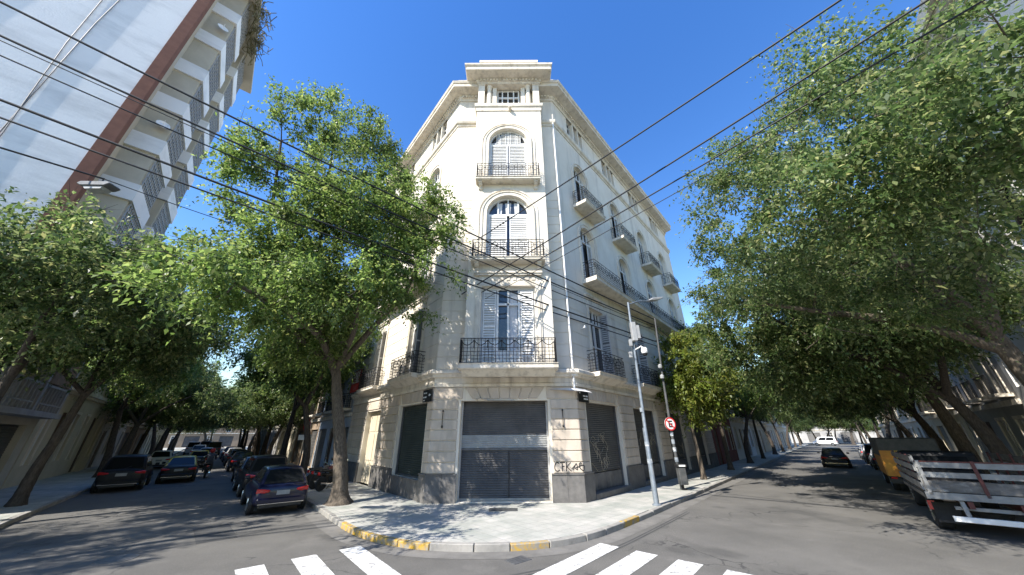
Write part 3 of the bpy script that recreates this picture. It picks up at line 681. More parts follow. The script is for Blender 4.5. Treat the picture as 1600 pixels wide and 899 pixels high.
mb.box(-1.53, 1.53, -.06, .02, 3.72, 3.95); mb.box(-1.4, 1.4, -.04, .02, 3.95, 4.25); mb.box(-1.58, 1.58, -.15, .02, 4.25, 4.34); mb.box(-1.62, 1.62, -.2, .02, 4.34, 4.44)
for k in range(9): mb.box(-1.2 + k * .3 - .08, -1.2 + k * .3 + .08, -.07, 0, 4.02, 4.18)
put(mb, 'window_surround', 'stucco_trim', 'B', CX, Z1)
# loggia window
mb = MB(); y = 0
for x in (-.72, -.42, -.05, .32, .65): mb.box(x, x + .08, -.05, .05, 0, 2.0)
mb.box(-.64, .65, -.04, .04, 0, .1); mb.box(-.64, .65, -.04, .04, 1.25, 1.36); mb.box(-.64, .65, -.04, .04, 1.92, 2.0)
wl = put(mb, 'window', 'white_joinery', 'B', CX, 21.5, -.48)
mb = MB(); mb.face([(-.72, .06, 0), (.73, .06, 0), (.73, .06, 2.0), (-.72, .06, 2.0)]); mb.build('pane', 'pane', wl)
mb = MB(); mb.box(-.09, .09, -.3, 0, -.08, .08); mb.box(-.06, .06, -.36, -.3, -.05, .05); put(mb, 'wall_lantern', 'stucco_trim', 'B', CX + .12, 21.0, -.02)

# balconies -------------------------------------------------------
def railing_mesh(w, d, h, style):
    mb = MB(); b = .011
    def run(p, q):
        l = (Vector(q) - Vector(p)).length; dx = (Vector(q) - Vector(p)) / l
        def bar(s0, z0, s1, z1, r=b):
            a = Vector(p) + dx * s0; c = Vector(p) + dx * s1; mb.tube([(a.x, a.y, z0), (c.x, c.y, z1)], r, 4, caps=False)
        bar(0, h, l, h, .02); bar(0, .04, l, .04, .014)
        n = max(2, int(round(l / .15))); st = l / n
        for k in range(n + 1): bar(k * st, .02, k * st, h if (k % 3 == 0 or style == 'swag') else h * .84)
        rows = [.16, .30, .44, .58] if style == 'swag' else [.14, .27, .40, .53, .66, .79]
        for z in rows: bar(0, z * h / .95, l, z * h / .95)
        if style == 'swag':
            bar(0, h * .93, l, h * .93); m = max(1, int(round(l / .55))); s = l / m
            for k in range(m):
                pts = []
                for j in range(9):
                    a = Vector(p) + dx * (s * (k + j / 8)); pts.append((a.x, a.y, h * .92 - sin(pi * j / 8) * h * .2))
                mb.tube(pts, .017, 4, caps=False); bar(s * k, h * .92, s * k, h * .6, .018)
        else:
            m = max(1, int(round(l / .42))); s = l / m
            for k in range(m):
                for sg in (-1, 1):
                    pts = []
                    for j in range(7):
                        a = Vector(p) + dx * (s * (k + .5) + sg * s * .42 * sin(pi * j / 6)); pts.append((a.x, a.y, h * (.5 + .4 * j / 6)))
                    mb.tube(pts, .012, 4, caps=False)
    run((-w / 2, -d, 0), (w / 2, -d, 0)); run((-w / 2, 0, 0), (-w / 2, -d, 0)); run((w / 2, 0, 0), (w / 2, -d, 0))
    return mb
def balcony(front, c, ztop, w, d, h, style, thick=.17, brackets=(), bowed=False, corbel=.0):
    mb = MB(); mb.extx([(0.03, -thick), (-d + .06, -thick), (-d, -thick + .05), (-d, -.03), (-d - .04, -.02), (-d - .04, 0), (0.03, 0)], -w / 2, w / 2)
    if corbel: mb.extx([(.03, -thick - corbel), (-d * .25, -thick - corbel), (-d * .75, -thick - .001), (.03, -thick - .001)], -w / 2 + .12, w / 2 - .12)
    bl = put(mb, 'balcony', 'stucco_trim', front, c, ztop)
    rm = railing_mesh(w - .1, d - .06, h, style); rm.build('railing', 'iron', bl, (0, 0, 0.0))
    for x in brackets:
        mb = MB(); mb.extx([(.02, 0), (-d * .75, 0), (-d * .78, -.08), (-d * .62, -.14), (-d * .5, -.2), (-d * .3, -.24), (-d * .18, -.36), (.02, -.42)], x - .1, x + .1); mb.build('bracket', 'stucco_trim', bl, (0, 0, -thick))
    return bl
balcony('B', CX, Z1, 4.1, .62, 1.05, 'swag', .24, corbel=.22)
balcony('B', CX, Z2, 3.55, .5, .98, 'grid', .18, brackets=(-1.5, 1.5))
balcony('B', CX, Z3, 3.5, .46, .98, 'grid', .18, brackets=(-1.5, 1.5))
proto1 = proto3 = None
for front, cs in (('R', RC), ('L', LCx)):
    for c in cs:
        if proto1 is None:
            proto1 = balcony(front, c, Z1, 3.0, .62, 1.05, 'grid', .2, corbel=.2); proto3 = balcony(front, c, Z3, 2.5, .85, 1.0, 'grid', .2)
        else:
            for pr, z in ((proto1, Z1), (proto3, Z3)): copy_tree(pr, bld, fr(front, c, z), FR[front][2])
balcony('R', (RC[0] - 1.1 + RC[3] + 1.3) / 2, Z2, RC[3] + 1.3 - RC[0] + 1.1, .85, 1.02, 'grid', .24)
balcony('L', (LCx[0] + LCx[1]) / 2, Z2, 7.6, .85, 1.02, 'grid', .24)

# panelled frieze blocks under the bay balcony
for k in range(9):
    x = CX - 1.9 + k * .42 + (.25 if k > 4 else 0); mb = MB(); mb.box(0, .34 if k != 4 else .6, -.03, .02, 0, .2); put(mb, 'frieze_panel', 'stucco_trim', 'C', x, 4.62, .07)

# rusticated ground floor: single stones --------------------------
rs = random.Random(3)
def stones(front, x0, x1, z0, z1, h, proud=.05, mat='ashlar', split=None, endl=0, endr=0, name='stone_block'):
    n = max(1, int(round((z1 - z0) / h))); hh = (z1 - z0) / n; g = .014
    for j in range(n):
        cuts = [x0, x1]
        if split and x1 - x0 > split * 1.4:
            m = int((x1 - x0) / split + .5); o = (.5 if j % 2 else 0)
            cuts = sorted({x0, x1, *[x0 + (k + o) * (x1 - x0) / m for k in range(0 if o else 1, m)]})
        for a, b in zip(cuts, cuts[1:]):
            if b - a < .08: continue
            aa = a + (g if a > x0 or not endl else -endl); bb = b - (g if b < x1 or not endr else -endr)
            mb = MB(); w = bb - aa; mb.box(0, w, -proud - rs.uniform(0, .006), .02, g, hh - g)
            put(mb, name, mat, front, aa, z0 + j * hh, bevel=min(.018, proud * .45))
CE, RE = .023, .0
stones('C', P1.x, SH_C[0] - .1, 1.12, 3.92, .4, endl=CE); stones('C', SH_C[1] + .1, P2.x, 1.12, 3.92, .4, endr=CE)
edges = [0.0] + [v for s in RS for v in s] + [LEN_R]
for k in range(0, len(edges), 2):
    stones('R', edges[k] + (0 if k == 0 else .12), edges[k + 1] - .12 if k < len(edges) - 2 else LEN_R, 1.12, 3.92, .4, endl=CE if k == 0 else 0)
for a, b in ((-.48, 0), (-6.18, -3.72), (-LEN_L, -8.72)): stones('L', a, b, 1.12, 3.92, .4, endr=CE if b == 0 else 0)
def flat_arch(front, x0, x1, z0, z1, n=7, spread=.55):
    g = .012; m = (x0 + x1) / 2
    def top(x): return m + (x - m) * (1 + spread / ((x1 - x0) / 2))
    for k in range(n):
        a, b = x0 + (x1 - x0) * k / n + g, x0 + (x1 - x0) * (k + 1) / n - g
        mb = MB(); mb.ext([(a - m, 0), (b - m, 0), (top(b) - m, z1 - z0), (top(a) - m, z1 - z0)], -.05, .02); put(mb, 'voussoir', 'ashlar', front, m, z0, bevel=.015)
flat_arch('C', -1.75, 1.05, 3.95, 4.44, 7, .35)
for a, b in RS: flat_arch('R', a + .35, b - .35, 3.95, 4.44, 7, .25)
flat_arch('L', -3.3, -.9, 3.95, 4.44, 7, .25)
for front, a, b in [('C', P1.x, -2.15), ('C', 1.45, P2.x), ('R', 0, RS[0][0] + .05)] + [('R', RS[k][1] - .05, RS[k + 1][0] + .05) for k in range(3)] + [('R', RS[3][1], LEN_R), ('L', -.6, 0), ('L', -LEN_L, -3.62)]:
    mb = MB(); mb.box(.014, b - a - .014, -.05, .02, 0, .49); put(mb, 'stone_block', 'ashlar', front, a, 3.95, bevel=.015)
# dark granite plinth panels and sills
def plinth(front, x0, x1, n, z1=1.08, proud=.1, endl=0, endr=0):
    for k in range(n):
        a = x0 + (x1 - x0) * k / n; b = x0 + (x1 - x0) * (k + 1) / n
        aa, bb = a + (.004 if k or not endl else -endl), b - (.004 if k < n - 1 or not endr else -endr)
        mb = MB(); mb.box(0, bb - aa, -proud, .02, 0, z1 - PAVE + .0); mb.box(0, bb - aa, -proud - .03, .02, z1 - PAVE, z1 - PAVE + .045)
        put(mb, 'plinth_panel', 'granite_dark', front, aa, PAVE)
plinth('C', P1.x, SH_C[0] - .02, 2, endl=.045); plinth('C', SH_C[1] + .02, P2.x, 2, endr=.045)
for k in range(0, len(edges), 2): plinth('R', edges[k], edges[k + 1], 2 if edges[k + 1] - edges[k] > 1 else 1, endl=.045 if k == 0 else 0)
for a, b in ((-.58, 0), (-6.28, -3.62), (-LEN_L, -8.62)): plinth('L', a, b, 2 if b - a > 1 else 1, endr=.045 if b == 0 else 0)
plinth('L', -3.6, -.6, 3, .82, .06)
for a, b in RS:
    mb = MB(); mb.box(0, b - a - .02, -.14, .3, 0, .22); put(mb, 'door_sill', 'granite_dark', 'R', a + .01, PAVE - .01, bevel=.02)

# roller shutters
def roller(front, x0, x1, z0, z1, out, mat, band=None, low=None):
    mb = MB(); p = .085; z = z0 + .06
    while z < z1:
        mi = 1 if band and band[0] < z < band[1] else (2 if low and z < low else 0); zz = min(z + p, z1)
        if mi == 2: z += p; continue
        mb.face([(0, 0, z - z0), (x1 - x0, 0, z - z0), (x1 - x0, -.022, z - z0 + p * .35), (0, -.022, z - z0 + p * .35)], mi)
        mb.face([(0, -.022, z - z0 + p * .35), (x1 - x0, -.022, z - z0 + p * .35), (x1 - x0, 0, zz - z0), (0, 0, zz - z0)], mi)
        z += p
    o = put(mb, 'roller_shutter', [mat, 'galvanised'], front, x0, z0, out)
    for x in (0.0, x1 - x0 - .07):
        mb = MB(); mb.box(0, .07, -.06, .02, 0, z1 - z0); mb.build('guide_rail', 'grey_joinery' if front == 'C' else 'iron_grey', o, (x, -.03, 0))
    mb = MB(); mb.box(.07, x1 - x0 - .07, -.05, .0, 0, .075); mb.build('bottom_bar', 'galvanised' if front == 'C' else 'iron_grey', o, (0, 0, 0))
    if low:
        n = 4
        for k in range(n):
            w = (x1 - x0 - .14) / n; mb = MB(); mb.box(.01, w - .01, -.03, .0, .08, low - z0); mb.build('kick_panel', 'granite_dark', o, (.07 + k * w, 0, 0), bevel=.008)
    return o
door = roller('C', SH_C[0], SH_C[1], PAVE + .03, 3.86, -.36, 'roller_dark', band=(1.93, 2.5))
mb = MB(); mb.box(0, SH_C[1] - SH_C[0] - .14, -.06, 0, 0, .07); mb.build('lock_bar', 'iron_grey', door, (.07, -.01, 1.78))
mb = MB(); mb.box(0, .05, -.045, -.02, .1, 1.75); mb.build('wicket_edge', 'plastic_black', door, (2.02, -.004, 0))
rsh = [roller('R', a, b, PAVE + .15, 3.86, -.26, 'roller_dark', low=1.0) for a, b in RS]
lsh = roller('L', -3.6, -.6, .86, 3.86, -.24, 'roller_green')
# street door on the left front
mb = MB(); mb.box(0, 2.3, -.02, .06, 0, 3.72)
for x in (.08, 1.2):
    mb.box(x, x + 1.02, -.05, 0, .15, 1.0); mb.box(x, x + 1.02, -.05, 0, 1.15, 2.5); mb.box(x, x + 1.02, -.04, 0, 2.65, 3.6)
sd = put(mb, 'street_door', 'cream_wall', 'L', -8.6, PAVE, -.3)
mb = MB(); mb.box(0, .16, -.03, 0, 0, .2); mb.build('letter_box', 'black_paint', sd, (1.75, -.05, 1.3))

# graffiti (painted strokes on wall and shutters)
def strokes(mb, lines, r):
    for l in lines: mb.tube([(x, 0, z) for x, z in l], r, 4)
def smooth_loop(pts, n=5): return [tuple(p) for p in catmull([Vector((a, b)) for a, b in pts], n)]
C_ = smooth_loop([(.22, .30), (.10, .34), (.0, .2), (.02, .05), (.14, .0), (.24, .06)])
T_ = [(.26, .33), (.5, .35)]; T2 = [(.37, .34), (.36, .0)]; T3 = [(.37, .18), (.47, .19)]
K1 = [(.57, .35), (.56, .0)]; K2 = [(.78, .34), (.58, .17), (.8, .0)]
SC = smooth_loop([(.82, .08), (.98, .22), (.9, .05), (1.05, .3), (1.1, .06), (1.0, .12), (1.22, .2), (1.3, .32), (1.2, .28), (1.24, .1), (1.4, .02), (1.44, .2), (1.3, .22), (1.15, .14)])
mb = MB(); strokes(mb, [[(x * .82, z * .9) for x, z in l] for l in (C_, T_, T2, T3, K1, K2, SC)], .017); put(mb, 'graffiti', 'black_paint', 'C', SH_C[1] + .16, 1.20, .058)
tag([o for o in bld.children if o.name.startswith('graffiti')][-1], 'black scrawled letters C F K and a squiggle')
rg = random.Random(8)
for i, o in enumerate(rsh[:3]):
    ls = []
    for k in range(9 if i == 0 else 5):
        cx, cz = rg.uniform(.5, 2.8), rg.uniform(.75, 1.9 if i == 0 else 2.0)
        pts = [(cx, cz)]
        for j in range(9): pts.append((min(max(pts[-1][0] + rg.uniform(-.32, .34), .15), 3.15), min(max(pts[-1][1] + rg.uniform(-.36, .36), .62), 2.15)))
        ls.append(smooth_loop(pts, 4))
    mb = MB(); strokes(mb, ls, .008); mb.build('graffiti', 'graffiti_tan', o, (0, -.028, PAVE + .15 - PAVE))
# ashlar facing of the first floor and of the strip beside the bay
stones('C', BR, P2.x, Z1 + .02, 15.2, .56, .02, 'stucco', endr=.01); stones('C', P1.x, BL, Z1 + .02, 15.2, .56, .02, 'stucco', endl=.01)
e1 = [0.0] + [v for c in RC for v in (c - 1.03, c + 1.03)] + [LEN_R]
for k in range(0, len(e1), 2): stones('R', e1[k], e1[k + 1], Z1 + .02, 9.95, .56, .02, 'stucco', split=1.25)
e1 = [-LEN_L] + [v for c in reversed(LCx) for v in (c - 1.03, c + 1.03)] + [0.0]
for k in range(0, len(e1), 2): stones('L', e1[k], e1[k + 1], Z1 + .02, 9.95, .56, .02, 'stucco', split=1.25)
# rain pipe at the fold, iron holders, insulators
mb = MB(); mb.tube([(0, 0, 0), (0, 0, 16.4)], .045, 10); mb.box(-.09, .09, -.09, .09, .55, .78); smooth_by_angle(put(mb, 'rain_pipe', 'white_paint', 'C', P2.x - .07, 4.35, .40 - .26)) 
for x in (-2.95, 2.1):
    mb = MB(); mb.tube([(0, 0, 0), (0, -.06, .02), (0, -.07, .3), (0, -.06, .62), (0, 0, .64)], .016, 6); mb.lathe([(.03, -.05), (.04, 0), (.03, .05)], c=(0, -.06, .0), sides=8); mb.lathe([(.03, -.04), (.035, 0), (.02, .04)], c=(0, -.06, .62), sides=8)
    put(mb, 'flag_holder', 'iron', 'C', x, 2.85, .05)
mb = MB(); mb.tube([(0, 0, 0), (0, -.22, .03)], .02, 6); mb.lathe([(.05, -.05), (.06, 0), (.05, .07)], c=(0, -.24, .03), sides=10); put(mb, 'insulator', 'white_paint', 'R', .95, 7.3, .02)
# roof bits
mb = MB(); mb.ext([(-.5, 0), (.5, 0), (0, .9)], -.1, .6); put(mb, 'roof_gable', 'stucco', 'C', P2.x - .1, 24.7, -.4); mb.build('roof_gable', 'stucco', bld, fr('C', P1.x + .15, 24.7, -.4))
mb = MB(); mb.tube([(0, 0, 0), (0, 0, .5)], .06, 6); put(mb, 'roof_vent', 'white_paint', 'R', 6.6, 24.4, .2)

# street name plates, broken awning rails, sale board (hung on the building)
def plate(label, front, x, z, w, h, out, marks, arrow=None):
    n = Vector((sin(FR[front][2]), -cos(FR[front][2]))); p = fr(front, x, z, out) + BASE
    t = thing('street_sign', label, 'street sign', p, FR[front][2], 'street name plates on the corner building')
    mb = MB(); mb.box(-w / 2, w / 2, -.012, .0, -h / 2, h / 2); mb.build('plate', 'black_paint', t)
    mb = MB()
    for (a, b, c, d) in marks: mb.box(a, b, -.016, -.0125, c, d)
    if arrow:
        cx, cz, s = arrow; mb.ext([(cx - s, cz), (cx - s * .2, cz + s * .8), (cx - s * .2, cz + s * .3), (cx + s, cz + s * .3), (cx + s, cz - s * .3), (cx - s * .2, cz - s * .3), (cx - s * .2, cz - s * .8)], -.016, -.0125)
    mb.build('lettering', 'white_paint', t)
    for x_ in (-w * .35, w * .35): mb = MB(); mb.box(x_ - .02, x_ + .02, 0, out - .052 if out > .06 else .01, -.03, .03); mb.build('mounting', 'iron', t)
plate('black street plate with white arrow beside the green roller shutter', 'L', -.42, 4.12, .84, .52, .12, [(-.34, -.24, .1, .15), (-.2, -.05, .1, .15), (-.36, -.26, -.08, -.02), (-.22, -.06, -.08, -.02), (-.34, -.2, -.2, -.16)], (.22, .02, .09))
plate('black street plate under the loose white awning sheet', 'R', .42, 4.06, .84, .5, .12, [(-.36, -.26, .1, .16), (-.05, .12, -.02, .04), (.16, .34, -.02, .04), (-.02, .2, -.14, -.08), (.22, .34, -.14, -.08)])
def sheet(label, front, pts, out0, name='awning_sheet'):
    """bent metal sheet: pts (x, out, z) strips"""
    t = fr(front, pts[0][0][0], pts[0][0][2], out0) + BASE
    mb = MB(); o0, oz = pts[0][0][0], pts[0][0][2]
    for a, b in zip(pts, pts[1:]):
        q = [(a[0][0] - o0, -a[0][1], a[0][2] - oz), (a[1][0] - o0, -a[1][1], a[1][2] - oz), (b[1][0] - o0, -b[1][1], b[1][2] - oz), (b[0][0] - o0, -b[0][1], b[0][2] - oz)]
        mb.face(q); mb.face([(x, y + .0, z - .012) for x, y, z in reversed(q)])
    return tag(mb.build(name, 'awning_cloth', None, t, FR[front][2]), label, 'awning')
sheet('loose white awning sheet bent over the street plate at the right-hand fold', 'C', [((1.62, .03, 4.34), (1.60, .06, 4.32)), ((2.2, .03, 4.36), (2.2, .25, 4.27)), ((2.72, .03, 4.38), (2.86, .48, 4.2)), ((3.2, -.32, 4.36), (3.42, .14, 4.16))], .06)
sheet('torn white awning strip above the wide roller door', 'C', [((-1.6, -.1, 3.93), (-1.62, .02, 3.9)), ((-1.35, -.1, 3.97), (-1.4, .14, 3.98)), ((-1.0, -.1, 3.93), (-1.05, .1, 3.88)), ((.1, -.1, 3.9), (.1, .03, 3.875))], .06)
p = fr('L', -11.2, 6.0, .3) + BASE
sb = thing('sale_sign', 'dark red sale board with white letters beside the tree trunk', 'sign', p, PH_L)
mb = MB(); mb.box(-.95, .95, -.02, .02, -.72, .72); mb.build('board', 'sign_red', sb)
mb = MB(); mb.box(-.9, .9, -.026, -.021, -.68, -.2); mb.build('lower_plate', 'red_paint', sb)
mb = MB()
for z in (-.05, .02 - .14): mb.box(-.7, .8, -.026, -.021, z, z + .03)
mb.build('rule_line', 'white_paint', sb)
for x_ in (-.8, .74): mb = MB(); mb.box(x_, x_ + .06, .02, .3, -.3, .3); mb.build('mounting', 'iron', sb)
def text_part(txt, size, parent, loc, mat, name='lettering', rx=pi / 2, shear=0.0, bold=.004, align='CENTER'):
    cu = bpy.data.curves.new(name, 'FONT'); cu.body = txt; cu.size = size; cu.align_x = align; cu.align_y = 'CENTER'; cu.extrude = .001; cu.offset = bold; cu.shear = shear; cu.resolution_u = 3
    tmp = bpy.data.objects.new('tmp', cu); COL.objects.link(tmp); dg = bpy.context.evaluated_depsgraph_get(); me = bpy.data.meshes.new_from_object(tmp.evaluated_get(dg)); bpy.data.objects.remove(tmp); bpy.data.curves.remove(cu)
    me.materials.clear(); me.materials.append(M[mat]); o = link(name, me, parent, loc); o.rotation_euler = (rx, 0, 0); return o
text_part('VENDE', .52, sb, (-.06, -.025, .42), 'white_paint', shear=.2, bold=.012)
text_part('-3001', .36, sb, (.2, -.025, .1), 'white_paint', bold=.008)
text_part('LAV', .4, sb, (.1, -.03, -.46), 'sign_pink', shear=.25, bold=.008)

# ------------------------------------------------------------------ other buildings
def house(name, label, P, ax, ph, W, D, H, wall, floors, ground=('door', 'win'), bay=2.6, trim='stucco_trim', cat='building', group=None, first_z=4.2, fh=3.4, balc=True, wfill='pane', gh=3.0, win_h=2.1, win_w=1.1, parapet=.7, detail=True):
    """row house: P front-left corner (local x = ax), depth D behind; every window, door and balcony is a part"""
    t = thing(name, label, cat, (P.x, P.y, PAVE), ph, group)
    n = max(1, int(W / bay)); cs = [W * (k + .5) / n for k in range(n)]
    ops = []; H -= PAVE
    for k, c in enumerate(cs):
        g = ground[k % len(ground)]
        if g == 'door': ops.append((c - .6, c + .6, .02, gh))
        elif g == 'win': ops.append((c - win_w / 2, c + win_w / 2, 1.0, gh))
        elif g == 'shop': ops.append((c - bay * .42, c + bay * .42, .1, gh))
        for f in range(floors): z = first_z + f * fh; ops.append((c - win_w / 2, c + win_w / 2, z, z + win_h))
    mb = MB(); wall_panel(mb, 0, W, -.1, H, ops, .25)
    for a, b in (((0, 0), (0, D)), ((0, D), (W, D)), ((W, D), (W, 0))): mb.face([(*a, -.1), (*a, H), (*b, H), (*b, -.1)])
    mb.face([(0, 0, H - .3), (W, 0, H - .3), (W, D, H - .3), (0, D, H - .3)])
    mb.build('wall', wall, t)
    mb = MB(); mb.box(-.02, W + .02, -.28, .1, H - parapet - .25, H - parapet); mb.box(-.01, W + .01, -.16, .1, H - parapet - .4, H - parapet - .25); mb.build('cornice', trim, t)
    if floors: mb = MB(); mb.box(-.015, W + .015, -.14, .1, first_z - .55, first_z - .3); mb.build('string_course', trim, t)
    wm = bm_ = None
    for (a, b, c, d) in ops:
        isdoor = c < .05; shop = c == .1
        if isdoor:
            mb = MB(); w = b - a; mb.box(0, w, .1, .16, 0, d - c)
            for s in (0, 1): mb.box(.08 + s * w / 2, w / 2 - .06 + s * w / 2, .07, .1, .2, 1.0); mb.box(.08 + s * w / 2, w / 2 - .06 + s * w / 2, .07, .1, 1.15, (d - c) - .15)
            mb.build('door', 'wood_door', t, (a, 0, c)); continue
        if shop:
            mb = MB(); w = b - a; z = 0
            while z < d - c - .05: mb.face([(0, .15, z), (w, .15, z), (w, .12, z + .05), (0, .12, z + .05)]); mb.face([(0, .12, z + .05), (w, .12, z + .05), (w, .15, z + .12), (0, .15, z + .12)]); z += .12
            mb.build('roller_shutter', 'roller_dark', t, (a, 0, c)); continue
        w, h = b - a, d - c
        mb = MB()
        for x in (0, w / 2 - .035, w - .07): mb.box(x, x + .07, .12, .18, 0, h)
        for z in (0, h * .72, h - .07): mb.box(.07, w / 2 - .035, .125, .175, z, z + .07); mb.box(w / 2 + .035, w - .07, .125, .175, z, z + .07)
        wo = mb.build('window', 'white_joinery', t, (a, 0, c))
        mb = MB(); mb.face([(.02, .19, .02), (w - .02, .19, .02), (w - .02, .19, h - .02), (.02, .19, h - .02)]); mb.build('pane', wfill, wo)
        mb = MB(); mb.box(-.12, w + .12, -.07, .02, h, h + .16); mb.box(-.14, 0, -.045, .02, 0, h); mb.box(w, w + .14, -.045, .02, 0, h); mb.build('surround', trim, wo)
        if balc and c >= first_z - .01:
            mb = MB(); mb.box(-.5, w + .5, -.6, .02, -.16, 0); bo = mb.build('balcony', trim, t, (a, 0, c))
            mb = railing_mesh(w + .9, .55, .95, 'grid') if detail else MB()
            if not detail:
                for k in range(14): mb.box(-w / 2 - .45 + k * (w + .9) / 13.0 - .012, -w / 2 - .45 + k * (w + .9) / 13.0 + .012, -.56, -.54, 0, .95)
                mb.box(-w / 2 - .46, w / 2 + .46, -.57, -.53, .93, .97)
            mb.build('railing', 'iron', bo, (w / 2, 0, 0))
    return t
LB = KLl + NL * 3.4                  # building line across the left-hand street
RB = KRr + NR * 3.4                  # building line across the right-hand street
PHL2 = PH_L + pi; PHR2 = PH_R + pi   # fronts facing back over the streets
# across the left street, local x = L
def lfront(s): return LB + L * s
house('row_house', 'low cream house with tall narrow windows and a cornice across the road', lfront(16.7), L, PHL2, 15.7, 9, 6.9, 'cream_wall', 0, ('win', 'door', 'win'), 2.4, first_z=9, gh=3.9, win_w=.95, parapet=1.4)
house('row_house', 'two-storey grey house next to the low cream house', lfront(32.6), L, PHL2, 11.0, 9, 9.5, 'grey_wall', 1, ('door', 'win'), 2.7, detail=False)
house('apartment_block', 'brown apartment block farther along beyond the grey house', lfront(43.7), L, PHL2, 15.0, 11, 17, 'brown_wall', 3, ('shop', 'door'), 3.0, detail=False)
house('apartment_block', 'beige apartment block far along the tree-lined left-hand street', lfront(58.8), L, PHL2, 30.0, 12, 20, 'beige_wall', 4, ('shop', 'win', 'door'), 3.2, detail=False, balc=False)
# this side of the left street, beyond the corner building, local x = -L
def lf2(s): return P1 + L * s
house('apartment_block', 'pale blue-grey apartment block joined to the corner building', lf2(LEN_L + 9.1), -L, PH_L, 9.0, 8, 15.5, 'blue_grey_wall', 3, ('shop', 'door'), 3.0, fh=3.3)
house('row_house', 'dark brown shop house with a striped ground floor beyond the blue-grey block', lf2(LEN_L + 19.2), -L, PH_L, 10.0, 8, 9.0, 'brown_wall', 1, ('shop', 'win'), 3.2, detail=False)
house('row_house', 'cream two-storey house with tall windows beyond the brown shop house', lf2(LEN_L + 31.3), -L, PH_L, 12.0, 8, 9.6, 'cream_wall', 1, ('win', 'door', 'win'), 2.6, detail=False)
house('apartment_block', 'grey apartment block at the far end of the parked cars', lf2(LEN_L + 60), -L, PH_L, 28.5, 8, 18, 'grey_wall', 4, ('shop', 'win', 'door'), 3.2, detail=False, balc=False)
# this side of the right street beyond the corner building, local x = R
def rf2(s): return P2 + R * s
house('row_house', 'low dark red house against the far end of the corner building', rf2(LEN_R + .15), R, PH_R, 9.0, 8, 6.2, 'red_wall', 0, ('door', 'win', 'win'), 2.8, first_z=9)
house('row_house', 'white two-storey house next to the low red house', rf2(LEN_R + 9.3), R, PH_R, 12.0, 8, 8.8, 'white_wall', 1, ('win', 'door', 'shop'), 3.0, detail=False)
house('row_house', 'beige two-storey house beyond the white house on the tree-lined street', rf2(LEN_R + 21.4), R, PH_R, 16.0, 8, 9.4, 'beige_wall', 1, ('win', 'win', 'door'), 3.0, detail=False)
house('apartment_block', 'white apartment block far along the right-hand street', rf2(LEN_R + 37.6), R, PH_R, 40.0, 10, 13, 'white_wall', 3, ('shop', 'win', 'door'), 3.4, detail=False, balc=False)
# across the right street, local x = -R
def rfront(s): return RB + R * s
house('row_house', 'grey two-storey house behind the flatbed truck', rfront(26.0), -R, PHR2, 11.0, 8, 9.2, 'grey_wall', 1, ('win', 'door', 'win'), 2.6, detail=False)
house('row_house', 'cream house with tall windows next to the grey one behind the truck', rfront(40.2), -R, PHR2, 14.0, 8, 10.5, 'cream_wall', 1, ('win', 'shop', 'door'), 3.0, detail=False)
house('apartment_block', 'long beige apartment block far behind the trees of the truck side', rfront(85.4), -R, PHR2, 45.0, 10, 16, 'beige_wall', 3, ('shop', 'win', 'door'), 3.4, detail=False, balc=False)
# building with arched windows behind the near right trees
ra = thing('arcade_building', 'pale corner building with a deep arched window behind the right-hand tree', 'building', (RB.x, RB.y, PAVE), PHR2)
mb = MB(); ops = []
for k in range(4):
    c = -14.6 + 4.0 * k + .9; ops += [(c - 1.0, c + 1.0, 8.6, 12.2, True), (c - .8, c + .8, 4.4, 7.0), (c - 1.3, c + 1.3, .1, 3.4), (c - .6, c + .6, 13.4, 15.6)]
wall_panel(mb, -15.0, 1.2, -.1, 17.5, ops, .45)
for a, b in (((1.2, 0), (1.2, 9)), ((1.2, 9), (-15, 9)), ((-15, 9), (-15, 0))): mb.face([(*a, -.1), (*b, -.1), (*b, 17.5), (*a, 17.5)])
mb.face([(-15, 0, 17.3), (1.2, 0, 17.3), (1.2, 9, 17.3), (-15, 9, 17.3)]); mb.build('wall', 'white_wall', ra)
for o in ops:
    w, h = o[1] - o[0], o[3] - o[2]; mb = MB()
    if len(o) > 4:
        ring(mb, 1, h, h - 1.0, .88, 1.0, .3, .42); mb.box(-.05, .05, .3, .4, 0, h - .1); mb.box(-.88, .88, .3, .4, h - 1.05, h - .95)
        wo = mb.build('window', 'wood_door', ra, ((o[0] + o[1]) / 2, 0, o[2])); mb = MB(); mb.face([(x, .43, z) for x, z in [(-.95, 0)] + arch_pts(0, .95, h - 1) + [(.95, 0)]]); mb.build('pane', 'pane', wo)
        mb = MB(); ring(mb, 1, h, h - 1.0, 1.0, 1.25, -.1, .02); mb.build('surround', 'grey_wall', wo)
    else:
        for x in (-w / 2, -.04, w / 2 - .08): mb.box(x, x + .08, .2, .28, 0, h)
        mb.box(-w / 2 + .08, w / 2 - .08, .2, .27, h * .7, h * .7 + .07)
        wo = mb.build('window', 'grey_joinery', ra, ((o[0] + o[1]) / 2, 0, o[2])); mb = MB(); mb.face([(-w / 2, .3, 0), (w / 2, .3, 0), (w / 2, .3, h), (-w / 2, .3, h)]); mb.build('pane', 'pane', wo)
mb = MB(); mb.box(-15.05, 1.25, -.5, .1, 16.4, 16.9); mb.box(-15.03, 1.23, -.3, .1, 16.1, 16.4); mb.build('cornice', 'stucco_trim', ra); mb = MB(); mb.box(-15.02, 1.22, -.18, .1, 7.7, 8.0); mb.build('string_course', 'stucco_trim', ra)

